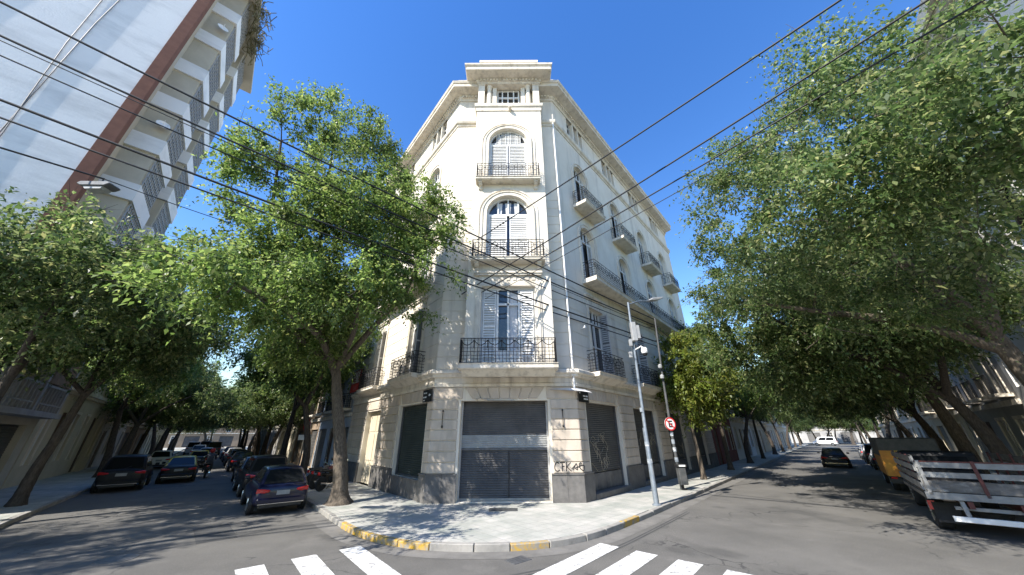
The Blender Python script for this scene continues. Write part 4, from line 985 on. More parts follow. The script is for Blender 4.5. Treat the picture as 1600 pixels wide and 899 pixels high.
# tall slab block with blank white side wall, across the left street
TB = lfront(6.1); TBW, TBH = 10.4, 32.3
tb = thing('tower_block', 'tall apartment block with blank white side wall, brown edge and stacked boxed balconies', 'building', (TB.x, TB.y, PAVE), PHL2)
mb = MB(); TBD = 18
mb.face([(0, .0, -.1), (0, .0, TBH), (0, TBD, TBH), (0, TBD, -.1)]); mb.build('side_wall', 'party_wall', tb)
fops = [(1.2, 4.4, .1, 3.0), (5.4, 9.4, .1, 3.0)]
mb = MB(); wall_panel(mb, .0, TBW, -.1, TBH, fops, .3)
mb.face([(TBW, 0, -.1), (TBW, TBD, -.1), (TBW, TBD, TBH), (TBW, 0, TBH)]); mb.face([(0, TBD, -.1), (0, TBD, TBH), (TBW, TBD, TBH), (TBW, TBD, -.1)]); mb.face([(0, 0, TBH), (TBW, 0, TBH), (TBW, TBD, TBH), (0, TBD, TBH)])
mb.build('front_wall', 'beige_wall', tb)
for a, b, c, d in fops:
    mb = MB(); z = 0
    while z < d - c - .1: mb.face([(0, .28, z), (b - a, .28, z), (b - a, .25, z + .05), (0, .25, z + .05)]); mb.face([(0, .25, z + .05), (b - a, .25, z + .05), (b - a, .28, z + .12), (0, .28, z + .12)]); z += .12
    mb.build('garage_door', 'roller_dark', tb, (a, 0, c))
mb = MB(); mb.box(-.05, .4, -.18, .3, 6.0, TBH + .15); mb.build('edge_pier', 'brick_brown', tb)
for y0, y1, z0, z1 in ((3.2, 2.2, 31, 9), (4.6, 6.2, 31.8, 8), (2.4, 2.6, 30, 14), (7.5, 5.0, 31.5, 10)):
    mb = MB(); mb.tube([(-.03, y0, z0), (-.04, y0 * .55 + y1 * .45 + .15, (z0 + z1) / 2), (-.03, y1, z1)], .022, 5); mb.build('drop_wire', 'iron_grey', tb)
mb = MB(); mb.box(.8, TBW, -.75, .02, 3.35, 3.6); mb.build('lower_slab', 'grey_wall', tb)
# first-floor balcony fronts with bars and a slatted screen
for a, b in ((1.0, 5.6), (6.4, 9.6)):
    mb = MB(); n = int((b - a) / .45)
    for k in range(n + 1): x = a + (b - a) * k / n; mb.box(x - .035, x + .035, -.72, -.66, 3.6, 4.75)
    mb.box(a, b, -.73, -.65, 4.72, 4.82); mb.box(a, b, -.72, -.66, 3.9, 3.96); mb.build('bar_railing', 'plastic_grey', tb)
mb = MB(); mb.box(6.4, 9.6, -.7, -.62, 4.9, 6.7)
for k in range(22): mb.box(6.45 + k * .14, 6.53 + k * .14, -.73, -.7, 4.92, 6.68)
mb.build('slatted_screen', 'brown_wall', tb)
for a in (6.2, 9.8):
    mb = MB(); mb.box(a - .12, a + .12, -.7, .02, 3.6, 7.0); mb.build('wing_wall', 'grey_wall', tb)
mb = MB(); mb.box(.8, TBW, -.75, .02, 7.0, 7.2); mb.build('lower_slab', 'grey_wall', tb)
FZ = [7.4 + 3.12 * k for k in range(8)]
def balcony_box(x0, w, z, depth, first=[None]):
    if first[0] is None:
        mb = MB(); mb.box(0, w, -depth, .0, -.12, .88); bo = mb.build('balcony', 'party_wall', tb)
        mb = MB(); mb.box(.14, w - .14, -depth + .14, -.0, .88, 3.0); mb.build('enclosure', 'beige_wall', bo)
        mb = MB(); n = 9
        for k in range(n + 1): x = .3 + (w - .6) * k / n; mb.box(x - .025, x + .025, -depth + .05, -depth + .1, .9, 2.98)
        for k in range(6): mb.box(.3, w - .3, -depth + .05, -depth + .1, .92 + k * .4, .97 + k * .4)
        mb.build('front_grille', 'plastic_grey', bo)
        first[0] = bo
    else: bo = copy_tree(first[0], tb)
    bo.location = (x0, 0, z); return bo
for z in FZ:
    for x0 in (1.3, 6.2): balcony_box(x0, 3.4, z - PAVE, 1.35)
mb = MB(); mb.box(.4, TBW + .1, -1.9, .3, TBH - .1, TBH + .2); mb.build('roof_slab', 'beige_wall', tb)
def dish(x, z):
    mb = MB(); mb.lathe([(.02, 0), (.18, .03), (.3, .1), (.28, .11), (.16, .05)], 'x', sides=14); mb.tube([(.05, 0, 0), (.35, 0, -.1)], .015, 5)
    o = mb.build('satellite_dish', 'white_paint', tb, (x, -.9, z)); o.rotation_euler = (0, rad(200), rad(15))
dish(1.2, FZ[3] + 1.6); dish(1.2, FZ[6] + 1.6)
# hanging plant and roof garden at the top of the block
rp = random.Random(5); mb = MB()
for k in range(150):
    x, y_, z = rp.uniform(1, 6), rp.uniform(-2.0, -1.2), TBH + .2
    pts = [(x, y_, z)]
    for j in range(4): pts.append((pts[-1][0] + rp.uniform(-.35, .35), pts[-1][1] + rp.uniform(-.35, .15), pts[-1][2] + rp.uniform(-.75, .5)))
    mb.tube(pts, .03, 3, caps=False)
tag(mb.build('roof_plant', 'plant_dry', None, (TB.x, TB.y, PAVE), PHL2), 'dry trailing plant hanging over the top of the tower block', 'plant')

# ------------------------------------------------------------------ trees
def tree(label, base, stem, limbs, blobs, ncl, per, leaf, size, seed, bark='bark', r0=.28, flare=1.9, group='street trees', spread=.55, build=True):
    """stem: list of points (relative to base); limbs: lists of points; blobs: ellipsoids (cx,cy,cz,rx,ry,rz) relative to base"""
    rnd = random.Random(seed); rng = np.random.default_rng(seed)
    t = thing('street_tree', label, 'tree', (base[0], base[1], PAVE), 0, group)
    sp = catmull([Vector(p) for p in stem], 12); mb = MB(); n = len(sp)
    nodes = []
    rs_ = [r0 * (1 - .45 * i / (n - 1)) * (1 + (flare - 1) * math.exp(-4.5 * (sp[i].z / .75))) for i in range(n)]
    mb.tube([p - Vector((0, 0, .12 if i == 0 else 0)) for i, p in enumerate(sp)], rs_, 22)
    ph_ = [rnd.uniform(0, 6.28) for _ in range(6)]
    for i in range(n):          # furrowed, uneven bark and root ridges
        for k in range(22):
            q = Vector(mb.v[i * 22 + k]); c_ = sp[i]; a_ = 2 * pi * k / 22; z_ = sp[i].z
            f_ = 1 + .05 * sin(3 * a_ + ph_[0] + z_ * .9) + .04 * sin(5 * a_ + ph_[1] - z_ * 1.7) + .11 * sin(5 * a_ + ph_[2]) * math.exp(-z_ * 2.4) + rnd.uniform(-.045, .045)
            d_ = Vector((q.x - c_.x, q.y - c_.y, 0)); mb.v[i * 22 + k] = (c_.x + d_.x * f_, c_.y + d_.y * f_, q.z)
    rt = rs_[-1]
    for l in limbs:
        lp = catmull([Vector(p) for p in l], 5); m = len(lp); ra_ = rt * .92
        mb.tube(lp, [ra_ * (1 - .72 * i / (m - 1)) for i in range(m)], 10)
        nodes += [(p, ra_ * (1 - .72 * i / (m - 1))) for i, p in enumerate(lp) if i > m * .3]
    nodes += [(sp[-1], rt)]
    vol = np.array([b[3] * b[4] * b[5] for b in blobs]); vol = vol / vol.sum()
    cl = []
    for k in range(ncl):
        b = blobs[rng.choice(len(blobs), p=vol)]
        d = rng.normal(size=3); d /= np.linalg.norm(d); rr = rng.uniform(.15, 1.0) ** .45 * (1.28 if rng.uniform() < .14 else 1.0) * rng.uniform(.85, 1.1)
        cl.append(np.array(b[:3]) + d * rr * np.array(b[3:6]))
    # branches: greedy attach of clusters, nearest first
    cl.sort(key=lambda c: min((Vector(c) - p).length for p, _ in nodes)); tips = [p for p, _ in nodes]; rad_ = [r for _, r in nodes]
    tp = np.array([tuple(p) for p in tips]); tr = list(rad_)
    for c in cl:
        d = np.linalg.norm(tp - c, axis=1) - np.minimum(np.array(tr), .08) * 2; i = int(np.argmin(d)); a = Vector(tp[i]); b = Vector(c); r1 = max(min(tr[i] * .62, .07), .012)
        mid = a.lerp(b, .5) + Vector((rnd.uniform(-.2, .2), rnd.uniform(-.2, .2), rnd.uniform(-.05, .25)))
        mb.tube([a, mid, b], [r1, r1 * .75, r1 * .45], 5, caps=False)
        tp = np.vstack([tp, tuple(mid), tuple(b)]); tr += [r1 * .75, r1 * .55]
    ctr = sum((Vector(c) for c in cl), Vector()) / len(cl)
    for c in cl[::6]:                       # bare and dead twigs poking out of the crown
        c = Vector(c); d = (c - ctr).normalized() + Vector((rnd.uniform(-.6, .6), rnd.uniform(-.6, .6), rnd.uniform(-.3, .7))); l = rnd.uniform(.6, 1.3)
        m_ = c + d * l * .5 + Vector((0, 0, rnd.uniform(-.1, .15))); mb.tube([c, m_, c + d * l], [.012, .009, .004], 4, caps=False); mb.tube([m_, m_ + d.cross(Vector((0, 0, 1))) * rnd.uniform(-.5, .5) + d * .3], [.007, .003], 3, caps=False)
    smooth_by_angle(mb.build('trunk', bark, t), 60)
    # leaves set along short drooping twigs, several twigs to a clump
    C = np.array(cl); tw_n = max(4, per // 11); T = len(C) * tw_n; lp_ = 11
    cc = np.repeat(C, tw_n, axis=0); csz = np.repeat(rng.uniform(.45, 1.4, len(C)), tw_n)[:, None]
    mid_ = np.array(C).mean(axis=0)
    outw = cc - mid_; outw /= np.linalg.norm(outw, axis=1)[:, None] + 1e-9
    td = rng.normal(size=(T, 3)) + outw * .55 + np.array([0, 0, .15]); td /= np.linalg.norm(td, axis=1)[:, None]
    tl = rng.uniform(.35, 1.0, T)[:, None] * spread * 2.1 * csz
    t0 = cc + rng.normal(size=(T, 3)) * spread * .32 * csz
    N = T * lp_; u = np.tile(np.linspace(.12, 1.0, lp_), T)[:, None]
    P0, TD, TLn = np.repeat(t0, lp_, axis=0), np.repeat(td, lp_, axis=0), np.repeat(tl, lp_, axis=0)
    pos = P0 + TD * TLn * u - np.array([0, 0, 1]) * (TLn * u ** 2) * .35 + rng.normal(size=(N, 3)) * .045
    axis = TD * .6 + rng.normal(size=(N, 3)) * .75 + np.array([0, 0, -.25]); axis /= np.linalg.norm(axis, axis=1)[:, None]
    nor = rng.normal(size=(N, 3)) * .6; nor[:, 2] = np.abs(nor[:, 2]) + .6
    side = np.cross(axis, nor); side /= np.linalg.norm(side, axis=1)[:, None] + 1e-9; nn = np.cross(side, axis)
    ln = (size * rng.uniform(.45, 1.45, N))[:, None]; wd = ln * rng.uniform(.2, .32, N)[:, None]
    V = np.empty((N, 4, 3)); V[:, 0] = pos; V[:, 1] = pos + axis * ln * .45 + side * wd + nn * wd * .35; V[:, 2] = pos + axis * ln - np.array([0, 0, 1]) * ln * .12; V[:, 3] = pos + axis * ln * .45 - side * wd + nn * wd * .35
    me = bpy.data.meshes.new('crown'); me.vertices.add(N * 4); me.vertices.foreach_set('co', V.reshape(-1)); me.loops.add(N * 4); me.loops.foreach_set('vertex_index', np.arange(N * 4, dtype=np.int32))
    at_ = me.attributes.new('tone', 'FLOAT', 'POINT'); tone = np.clip(rng.normal(1.0, .17, len(C)), .6, 1.45); at_.data.foreach_set('value', np.repeat(np.repeat(tone, tw_n * lp_), 4).astype(np.float32))
    me.polygons.add(N); me.polygons.foreach_set('loop_start', np.arange(0, N * 4, 4, dtype=np.int32)); me.materials.append(M[leaf]); me.update(calc_edges=True)
    link('crown', me, t)
    return t
def regrow(src, label, base, rz, sc, group):
    t = copy_tree(src, None, (base[0], base[1], PAVE), rz); t['label'] = label; t['group'] = group; t.scale = (sc, sc, sc); return t
GL, GR = 'trees along the left-hand street', 'trees along the right-hand street'
# the big ash at the corner
ash = tree('tall leafy ash tree with thick flared trunk on the corner pavement', (-6.75, 14.95),
    [(0, 0, 0), (-.1, 0, .8), (-.5, .05, 2.4), (-.95, .05, 4.0), (-1.2, 0, 5.1)],
    [[(-1.2, 0, 4.9), (-1.7, -.4, 6.2), (-1.9, -2.0, 9.0), (-1.5, -4.0, 15.4)], [(-1.2, 0, 4.9), (-.9, -.3, 6.6), (.0, -1.8, 9.6), (.4, -3.2, 15.2)], [(-1.15, 0, 5.2), (.6, -1.0, 6.8), (2.2, -2.0, 8.2), (3.2, -3.0, 10.2)], [(-1.2, -.1, 5.3), (-2.4, -1.4, 6.3), (-3.3, -2.8, 8.0), (-3.5, -4.4, 14.4)], [(-1.15, -.1, 5.3), (.2, -1.9, 6.2), (1.4, -4.4, 6.9)], [(-1.2, -.2, 5.2), (-1.0, -2.2, 6.0), (-.7, -4.6, 6.1), (-.5, -7.2, 6.0)]],
    [(-.2, -3.0, 9.6, 3.6, 3.3, 3.0), (3.3, -3.2, 10.6, 1.4, 1.4, 2.0), (2.9, -3.4, 7.6, 1.9, 1.7, 1.3), (-2.9, -3.6, 8.4, 2.4, 2.3, 1.8), (-1.3, -3.8, 13.2, 1.5, 1.5, 2.3), (.9, -3.0, 13.6, 1.2, 1.2, 2.0), (2.4, -3.2, 12.4, 1.0, 1.0, 1.2), (-2.6, -1.6, 6.2, 2.3, 2.0, 1.1), (-3.8, -4.0, 11.6, 1.6, 1.5, 2.2), (-4.4, -4.6, 13.2, 1.0, 1.0, 1.6), (1.2, -5.0, 6.8, 1.8, 1.4, .9), (-.8, -6.3, 6.4, 1.8, 1.5, 1.0), (-.3, -7.6, 5.8, 2.0, 1.4, .8), (-3.6, -.6, 8.6, 2.5, 2.2, 2.2), (-1.8, .4, 7.2, 2.0, 1.7, 1.3), (-1.6, -4.2, 15.6, 1.3, 1.3, 2.3), (.3, -3.4, 15.4, 1.1, 1.1, 2.0), (-3.3, -4.6, 15.2, 1.1, 1.0, 1.9), (-.4, -2.6, 12.0, 2.6, 2.2, 1.8)],
    740, 230, 'leaf_fresh', .125, 11, r0=.30, flare=1.9, group=GL, spread=.4)
t2 = tree('leaning dark street tree beside the parked motorbikes', KL + NL * -.9 + L * 9.6,
    [(0, 0, 0), (.05, .05, 1.2), (-.25, .1, 2.6), (-.75, .1, 4.2)],
    [[(-.75, .1, 4.0), (-.7, .2, 5.6), (-.4, .3, 7.5), (-.5, .2, 9.5)], [(-.75, .1, 4.1), (-1.7, -.4, 5.2), (-2.8, -.9, 6.6)], [(-.7, .1, 4.3), (.4, -.8, 6.0), (1.0, -1.4, 7.4)]],
    [(-.8, -.2, 8.0, 3.3, 3.1, 2.6), (-2.6, -1.2, 7.0, 2.2, 2.0, 1.5), (1.0, -1.2, 8.0, 1.8, 1.8, 1.6)],
    160, 220, 'leaf_fresh', .165, 12, bark='bark_dark', r0=.24, flare=1.5, group=GL)
TL = KL - NL * .9
regrow(t2, 'forked dark street tree beyond the parked black cars', TL + L * 17.5, 2.2, 1.05, GL)
regrow(t2, 'slim dark tree in front of the dark shop house', TL + L * 26.5, 4.0, .95, GL)
for k, s in enumerate((37, 48, 60, 74)): regrow(t2, ['bright tree arching over the distant taxis', 'small tree past the bright arching tree', 'tree far along the row of parked cars', 'last tree visible behind the far traffic'][k], TL + L * s, 1.1 + 2.3 * k, .95 + .1 * (k % 2), GL)
# across the left street
TLL = KLl + NL * .9
t3 = tree('spreading tree on the pavement below the tower block balconies', TLL + L * 8.5,
    [(0, 0, 0), (0, .05, 1.2), (.15, .1, 2.6), (.3, .15, 4.2)],
    [[(.3, .15, 4.0), (1.0, .4, 5.4), (2.0, .8, 6.8)], [(.3, .15, 4.0), (.2, .2, 6.0), (.3, .1, 8.6)], [(.3, .15, 4.1), (-.8, -.6, 5.4), (-1.8, -1.4, 6.8)]],
    [(.4, .1, 7.3, 3.9, 3.7, 2.5), (2.6, 1.2, 7.0, 2.2, 2.2, 1.6), (-1.8, -1.6, 6.8, 2.2, 2.2, 1.6)],
    200, 260, 'leaf_deep', .15, 13, bark='bark_dark', r0=.2, flare=1.4, group=GL)
regrow(t3, 'broad tree by the rounded kerb at the foot of the white side wall', TLL + L * 4.6 + NL * .8, 1.9, 1.06, GL)
regrow(t2, 'yellow-green tree in front of the low cream house', TLL + L * 22, 2.0, 1.0, GL)
regrow(t3, 'leaning tree in front of the two-storey grey house', TLL + L * 34, 0.6, 1.0, GL)
for k, s in enumerate((46, 58, 72)): regrow(t2, ['dark tree before the brown apartment block', 'tree past the brown apartment block', 'far tree before the long beige block'][k], TLL + L * s, .9 + 1.7 * k, 1.05, GL)
# right street, corner side
TR = KR - NR * 1.0
t4 = tree('young street tree with slim straight trunk beyond the waste bin', TR + R * 9.4,
    [(0, 0, 0), (0, 0, 1.0), (-.06, .02, 2.4), (-.12, .05, 3.6)],
    [[(-.12, .05, 3.4), (-.25, .1, 4.6), (-.2, .2, 6.2)], [(-.12, .05, 3.5), (.6, -.5, 4.5), (1.3, -1.0, 5.2)], [(-.12, .05, 3.5), (-.8, -.2, 4.3), (-1.3, -.5, 4.9)]],
    [(-.1, .0, 5.3, 1.5, 1.5, 1.2), (1.0, -.8, 4.9, 1.3, 1.2, .9), (-1.0, -.4, 4.6, 1.0, .9, .7), (.8, -.3, 3.7, .8, .8, .6), (.5, 0, 7.2, 1.7, 1.6, 1.6), (1.2, -.4, 5.9, 1.7, 1.6, 1.3), (.9, -.2, 3.4, 1.0, 1.0, .8)],
    150, 150, 'leaf_yellow', .18, 14, r0=.13, flare=1.5, group=GR, spread=.38)
regrow(t4, 'bright low-crowned tree in front of the low red house', TR + R * 17.0, 1.6, 1.3, GR)
regrow(t2, 'dark trunked tree at the end of the low red house', TR + R * 25.5, 2.6, .9, GR)
regrow(t3, 'tree before the white two-storey house', TR + R * 34, .4, .9, GR)
for k, s in enumerate((45, 56, 68, 82, 97)): regrow([t2, t3][k % 2], ['tree before the beige two-storey house', 'tree beyond the beige two-storey house', 'tree near the white van', 'tree just past the white van', 'last tree of the row past the white van'][k], TR + R * s, 1.3 * k, .95, GR)
# right street, truck side
TRR = KRr + NR * .9
big = tree('large spreading tree with heavy limbs above the flatbed truck', TRR + R * 2.4,
    [(0, 0, 0), (-.05, .05, 1.4), (-.1, .2, 3.2), (-.2, .4, 5.0)],
    [[(-.2, .4, 4.6), (-1.8, .9, 5.6), (-3.8, 1.5, 6.2), (-5.2, 2.2, 6.8)], [(-.2, .4, 4.8), (-1.0, .7, 7.2), (-2.4, 1.2, 10.0), (-3.0, 1.9, 13.2)], [(-.2, .4, 4.9), (-.6, -.4, 7.0), (-1.6, -1.3, 10.4), (-3.2, -1.3, 12.8)], [(-.2, .4, 4.9), (-1.8, -.1, 6.8), (-3.6, .3, 9.0)], [(-.2, .4, 5.0), (.2, 1.8, 6.8), (-.4, 2.8, 8.6)]],
    [(-4.8, -1.2, 9.2, 3.5, 3.5, 3.2), (-5.6, 1.2, 8.0, 2.2, 2.4, 2.0), (-5.4, .6, 11.8, 1.9, 1.9, 2.2), (-3.2, -2.8, 11.5, 2.2, 2.1, 2.6), (-.8, 2.4, 8.6, 2.6, 2.6, 2.4), (-3.6, .8, 13.6, 1.6, 1.6, 1.9), (-3.4, .2, 6.0, 2.8, 2.8, 1.1), (-4.4, -2.4, 13.0, 1.5, 1.5, 1.8), (-6.8, -2.0, 7.6, 1.6, 1.6, 1.2), (-6.2, -3.8, 8.0, 2.0, 1.7, 1.6), (-4.2, -4.2, 7.4, 1.8, 1.5, 1.2), (-6.8, -4.9, 7.6, 2.0, 1.5, 1.2), (-6.8, -4.9, 7.4, 2.0, 1.5, 1.2), (-5.6, -4.4, 6.6, 1.8, 1.4, 1.0), (-7.4, -3.5, 7.5, 1.9, 1.5, 1.2), (-7.4, -3.5, 7.3, 1.9, 1.5, 1.2)],
    350, 330, 'leaf_deep', .112, 15, bark='bark', r0=.34, flare=1.5, group=GR, spread=.5)
low = tree('wide low-hanging dark tree over the parked box van', TRR + R * 9.5,
    [(0, 0, 0), (-.05, .05, 1.2), (-.25, .15, 2.6), (-.7, .3, 3.9)],
    [[(-.7, .3, 3.7), (-2.6, .6, 5.2), (-5.2, 1.0, 6.8), (-8.2, 1.2, 9.0)], [(-.7, .3, 3.8), (-1.2, .6, 6.4), (-2.2, 1.0, 9.4)], [(-.7, .3, 3.8), (-1.6, -1.0, 5.6), (-2.6, -2.4, 7.2)], [(-.7, .3, 3.8), (.2, 1.8, 5.6), (.4, 3.4, 6.8)]],
    [(-2.6, .8, 7.6, 4.2, 4.2, 2.8), (-5.4, 1.6, 6.2, 2.4, 2.6, 1.8), (-4.4, 3.6, 6.0, 2.4, 2.4, 1.6), (-2.4, -2.2, 7.4, 2.4, 2.2, 2.0), (.4, 3.2, 6.8, 2.6, 2.6, 2.0), (-2.4, 1.0, 10.6, 2.4, 2.4, 1.8), (-7.8, 1.2, 8.2, 2.2, 2.0, 2.0), (-3.4, 1.6, 4.9, 3.2, 3.0, .9), (-8.2, 2.6, 6.4, 1.8, 1.8, 1.4), (-8.0, .8, 11.0, 1.9, 1.8, 1.9), (-5.4, 1.2, 10.0, 2.4, 2.2, 2.0), (-6.6, 2.4, 5.6, 2.0, 2.0, 1.1)],
    580, 200, 'leaf_deep', .145, 21, bark='bark_dark', r0=.3, flare=1.4, group=GR, spread=.44)
regrow(big, 'tall dark tree rising behind the low-hanging one', TRR + R * 14.5, .2, .98, GR)
regrow(low, 'wide dark tree hanging over the moving black car', TRR + R * 20, .15, .95, GR)
regrow(low, 'dark spreading tree past the moving black car', TRR + R * 29, -.2, .9, GR)
for k, s in enumerate((36, 47, 60, 75, 92)): regrow([t3, t2][k % 2], ['tree shading the parked cars past the yellow van', 'tree over the far parked cars', 'tree opposite the white van', 'distant tree behind the white van', 'last tree of the truck side row'][k], TRR + R * s, 2.1 * k, 1.1, GR)

# tree on the pavement left of the crossing, whose shade reaches the corner
regrow(big, 'tall spreading tree on the side-street pavement left of the crossing', (-17.2, 1.4), -.5, .85, GL)

# fronts across the crossing, behind the viewpoint
ca, cb = Vector((3.8, -13.2)), Vector((-4.6, -13.2))
house('corner_house', 'plain cream corner house facing the chamfered building across the crossing', ca, None, pi, 8.4, 9, 11.5, 'cream_wall', 2, ('shop', 'door'), 2.8, detail=False)
house('row_house', 'beige house facing the street of the tower block across the crossing', ca - L * 26, None, pi - (pi / 2 - AL), 25.6, 9, 10.5, 'beige_wall', 2, ('win', 'shop', 'door'), 3.2, detail=False, balc=False)
house('row_house', 'white house facing the side street left of the crossing', cb, None, PHR2, 25.6, 9, 10.5, 'white_wall', 2, ('win', 'shop', 'door'), 3.2, detail=False, balc=False)

# ------------------------------------------------------------------ street furniture
def disc(mb, r, y0, y1, c=(0, 0), n=28, mi=0):
    mb.lathe([(r, y0), (r, y1)], 'y', (c[0], 0, c[1]), n, mi)
lp = thing('street_lamp', 'tall grey lamp post with camera box and one outstretched lamp head', 'street lamp', (5.25, 14.22, PAVE))
mb = MB(); mb.tube([(0, 0, -.1), (.0, 0, 2.6), (.02, 0, 2.61), (.18, .05, 8.0)], [.1, .085, .07, .05], 12); smooth_by_angle(mb.build('post', 'pole_paint', lp), 50)
mb = MB(); mb.lathe([(.16, 0), (.16, .03), (.11, .06)], sides=12); mb.build('base_collar', 'pole_paint', lp)
mb = MB(); mb.tube([(.18, .05, 7.9), (.7, .3, 8.15), (1.5, .65, 8.35)], [.03, .028, .026], 8); mb.build('arm', 'pole_paint', lp)
mb = MB(); mb.ext([(-.1, 0), (.1, -.05), (.55, -.05), (.85, .02), (.8, .07), (.1, .09)], -.14, .14)
o = mb.build('lamp_head', 'plastic_grey', lp, (1.5, .65, 8.35), bevel=.02); o.rotation_euler = (0, rad(-14), rad(23))
mb = MB(); mb.box(-.19, .02, -.3, -.08, 0, .85); mb.box(-.02, .17, -.28, -.1, .1, .7); mb.build('junction_box', 'plastic_grey', lp, (.22, .03, 6.1), bevel=.015)
mb = MB(); mb.tube([(0, 0, 0), (.2, -.25, .1), (.26, -.3, 0)], .03, 6); mb.lathe([(.02, .16), (.1, .14), (.13, .05), (.13, -.05), (.11, -.1)], c=(.28, -.32, -.12), sides=14)
dm = mb.build('camera_bracket', 'white_paint', lp, (.13, .02, 5.75)); mb = MB(); mb.lathe([(.1, .0), (.095, -.06), (.06, -.1), (.01, -.12)], c=(.28, -.32, -.22), sides=14); smooth_by_angle(mb.build('camera_dome', 'plastic_black', dm))
for b_ in ((-.22, -.1, -.12, .0, 0, .3), (-.3, -.16, -.1, .02, -.5, -.25)): mb = MB(); mb.box(*b_); mb.build('loudspeaker', 'plastic_grey', lp, (.12, .0, 5.9), bevel=.01)
for z, w in ((1.35, .098), (1.95, .09), (3.2, .075)): mb = MB(); mb.lathe([(w, 0), (w, .16)], c=(0.0, 0, z), sides=12); mb.build('sticker', 'sticker_pole', lp)
# second pole, sign and bin
up = thing('utility_pole', 'slim dark pole carrying cables, a round sign and a bin', 'pole', (8.0, 18.12, PAVE))
mb = MB(); mb.tube([(0, 0, -.1), (.02, 0, 2.8), (.12, 0, 5.5), (.3, 0, 8.55)], [.075, .07, .055, .045], 10); smooth_by_angle(mb.build('post', 'bin_grey', up), 50)
mb = MB(); mb.tube([(-.15, 0, 8.0), (.5, .1, 8.1)], .025, 6); mb.tube([(-.1, 0, 7.2), (.45, .1, 7.25)], .025, 6); mb.build('crossarm', 'iron', up)
for z in (5.2, 5.75):
    mb = MB(); mb.lathe([(.03, -.12), (.1, -.08), (.11, .05), (.04, .12)], c=(.02, -.12, z), sides=12); mb.build('insulator', 'plastic_grey', up)
for z, w in ((1.15, .085), (1.6, .083), (1.95, .083), (2.3, .082)): mb = MB(); mb.lathe([(w, 0), (w, .2)], c=(0.01, 0, z), sides=12); mb.build('sticker', 'sticker_pole', up)
def round_sign(label, loc, rz, r=.31, extra=False):
    s = thing('no_parking_sign', label, 'road sign', loc, rz)
    mb = MB(); disc(mb, r, 0, .015); mb.build('plate', 'white_paint', s, (0, 0, 0))
    mb = MB(); A = [(r * cos(2 * pi * k / 32), r * sin(2 * pi * k / 32)) for k in range(33)]; q = .80
    for (a, b), (c, d) in zip(A, A[1:]): mb.face([(a, -.004, b), (c, -.004, d), (c * q, -.004, d * q), (a * q, -.004, b * q)])
    mb.build('red_ring', 'red_paint', s)
    h = r * .5; mb = MB(); mb.box(-.1, -.03, -.006, -.003, -h, h)
    for z in (-h, -.03, h - .06): mb.box(-.03, .12, -.006, -.003, z, z + .06)
    mb.build('letter', 'black_paint', s)
    mb = MB(); a = r * .86; w = r * .1; k = .7071
    mb.face([(-a * k - w * k, -.009, a * k - w * k), (a * k - w * k, -.009, -a * k - w * k), (a * k + w * k, -.009, -a * k + w * k), (-a * k + w * k, -.009, a * k + w * k)]); mb.build('slash', 'red_paint', s)
    mb = MB(); mb.box(-.03, .03, .015, .08, -.12, .12); mb.build('clamp', 'iron_grey', s)
    return s
round_sign('round red and white no-parking sign with letter E on the slim dark pole', (7.97, 17.98, 3.0), rad(12))
bn = thing('waste_bin', 'dark grey litter bin strapped to the slim pole', 'bin', (8.02, 17.86, PAVE))
mb = MB(); mb.prism([(-.17, -.13), (.17, -.13), (.2, .13), (-.2, .13)], .22, .95); bmv = mb.build('bucket', 'bin_grey', bn, bevel=.02)
mb = MB(); mb.box(-.23, .23, -.17, .16, .95, 1.08); mb.build('rim', 'plastic_black', bn, bevel=.02)
mb = MB(); mb.box(-.15, .15, -.18, -.165, .98, 1.05); mb.build('label_strip', 'white_paint', bn)
mb = MB(); mb.tube([(0, .1, .0), (0, .1, .3)], .035, 8); mb.lathe([(.12, 0), (.12, .03), (.04, .06)], c=(0, .1, 0), sides=10); mb.build('foot', 'iron', bn)
# sign on the far pavement of the left street
ps = TL + L * 10.8
up2 = thing('sign_post', 'thin post with a round sign and white plate beside the motorbikes', 'sign post', (ps.x, ps.y, PAVE))
mb = MB(); mb.tube([(0, 0, -.05), (0, 0, 3.6)], .035, 8); mb.build('post', 'iron_grey', up2)
mb = MB(); mb.box(-.42, .42, -.05, -.035, 2.2, 2.5); mb.build('plate', 'white_paint', up2)
round_sign('round no-parking sign on the thin post beside the motorbikes', (ps.x, ps.y - .1, 3.2), rad(-30), .38)

# overhead cables ---------------------------------------------------
def cable(p, q, ext, sag, r, label, group):
    p, q = Vector(p), Vector(q); s = q + (p - q) * ext; pts = []
    for k in range(41):
        t = k / 40; a = s.lerp(q, t); a.z -= sag * 4 * t * (1 - t); pts.append(a)
    r *= 1.35; mid = pts[20].copy(); mb = MB(); mb.tube([a - mid for a in pts], r, 6)
    smooth_by_angle(tag(mb.build('overhead_cable', 'cable', None, mid), label, 'cable', group), 80); return s
T8 = (8.28, 18.15, 8.6)
A_L, A_G = 'black overhead cable strung from the slim pole towards the tower block', 'cables from the slim pole to the tower block'
sA = [cable((-12.76, 4.6, 12.68), (8.28, 18.15, 8.62), 1.3, .25, .022, A_L, A_G), cable((-13.01, 4.8, 11.99), (8.26, 18.15, 8.25), 1.3, .3, .022, A_L, A_G), cable((-13.36, 5.0, 12.1), (8.26, 18.15, 8.1), 1.3, .25, .010, 'thinnest of the overhead cables between the slim pole and the tower block', A_G),
      cable((-13.02, 5.0, 11.57), (8.2, 18.15, 7.95), 1.3, .35, .014, 'thin sagging overhead cable in the middle of the bundle towards the tower block', A_G), cable((-12.35, 5.2, 10.11), (8.15, 18.15, 7.3), 1.3, .3, .024, A_L, A_G), cable((-12.37, 5.4, 9.7), (8.12, 18.15, 7.05), 1.3, .25, .018, A_L, A_G)]
B_L, B_G = 'black overhead cable crossing from the right-hand trees to the left front', 'cables from the right-hand trees to the corner building'
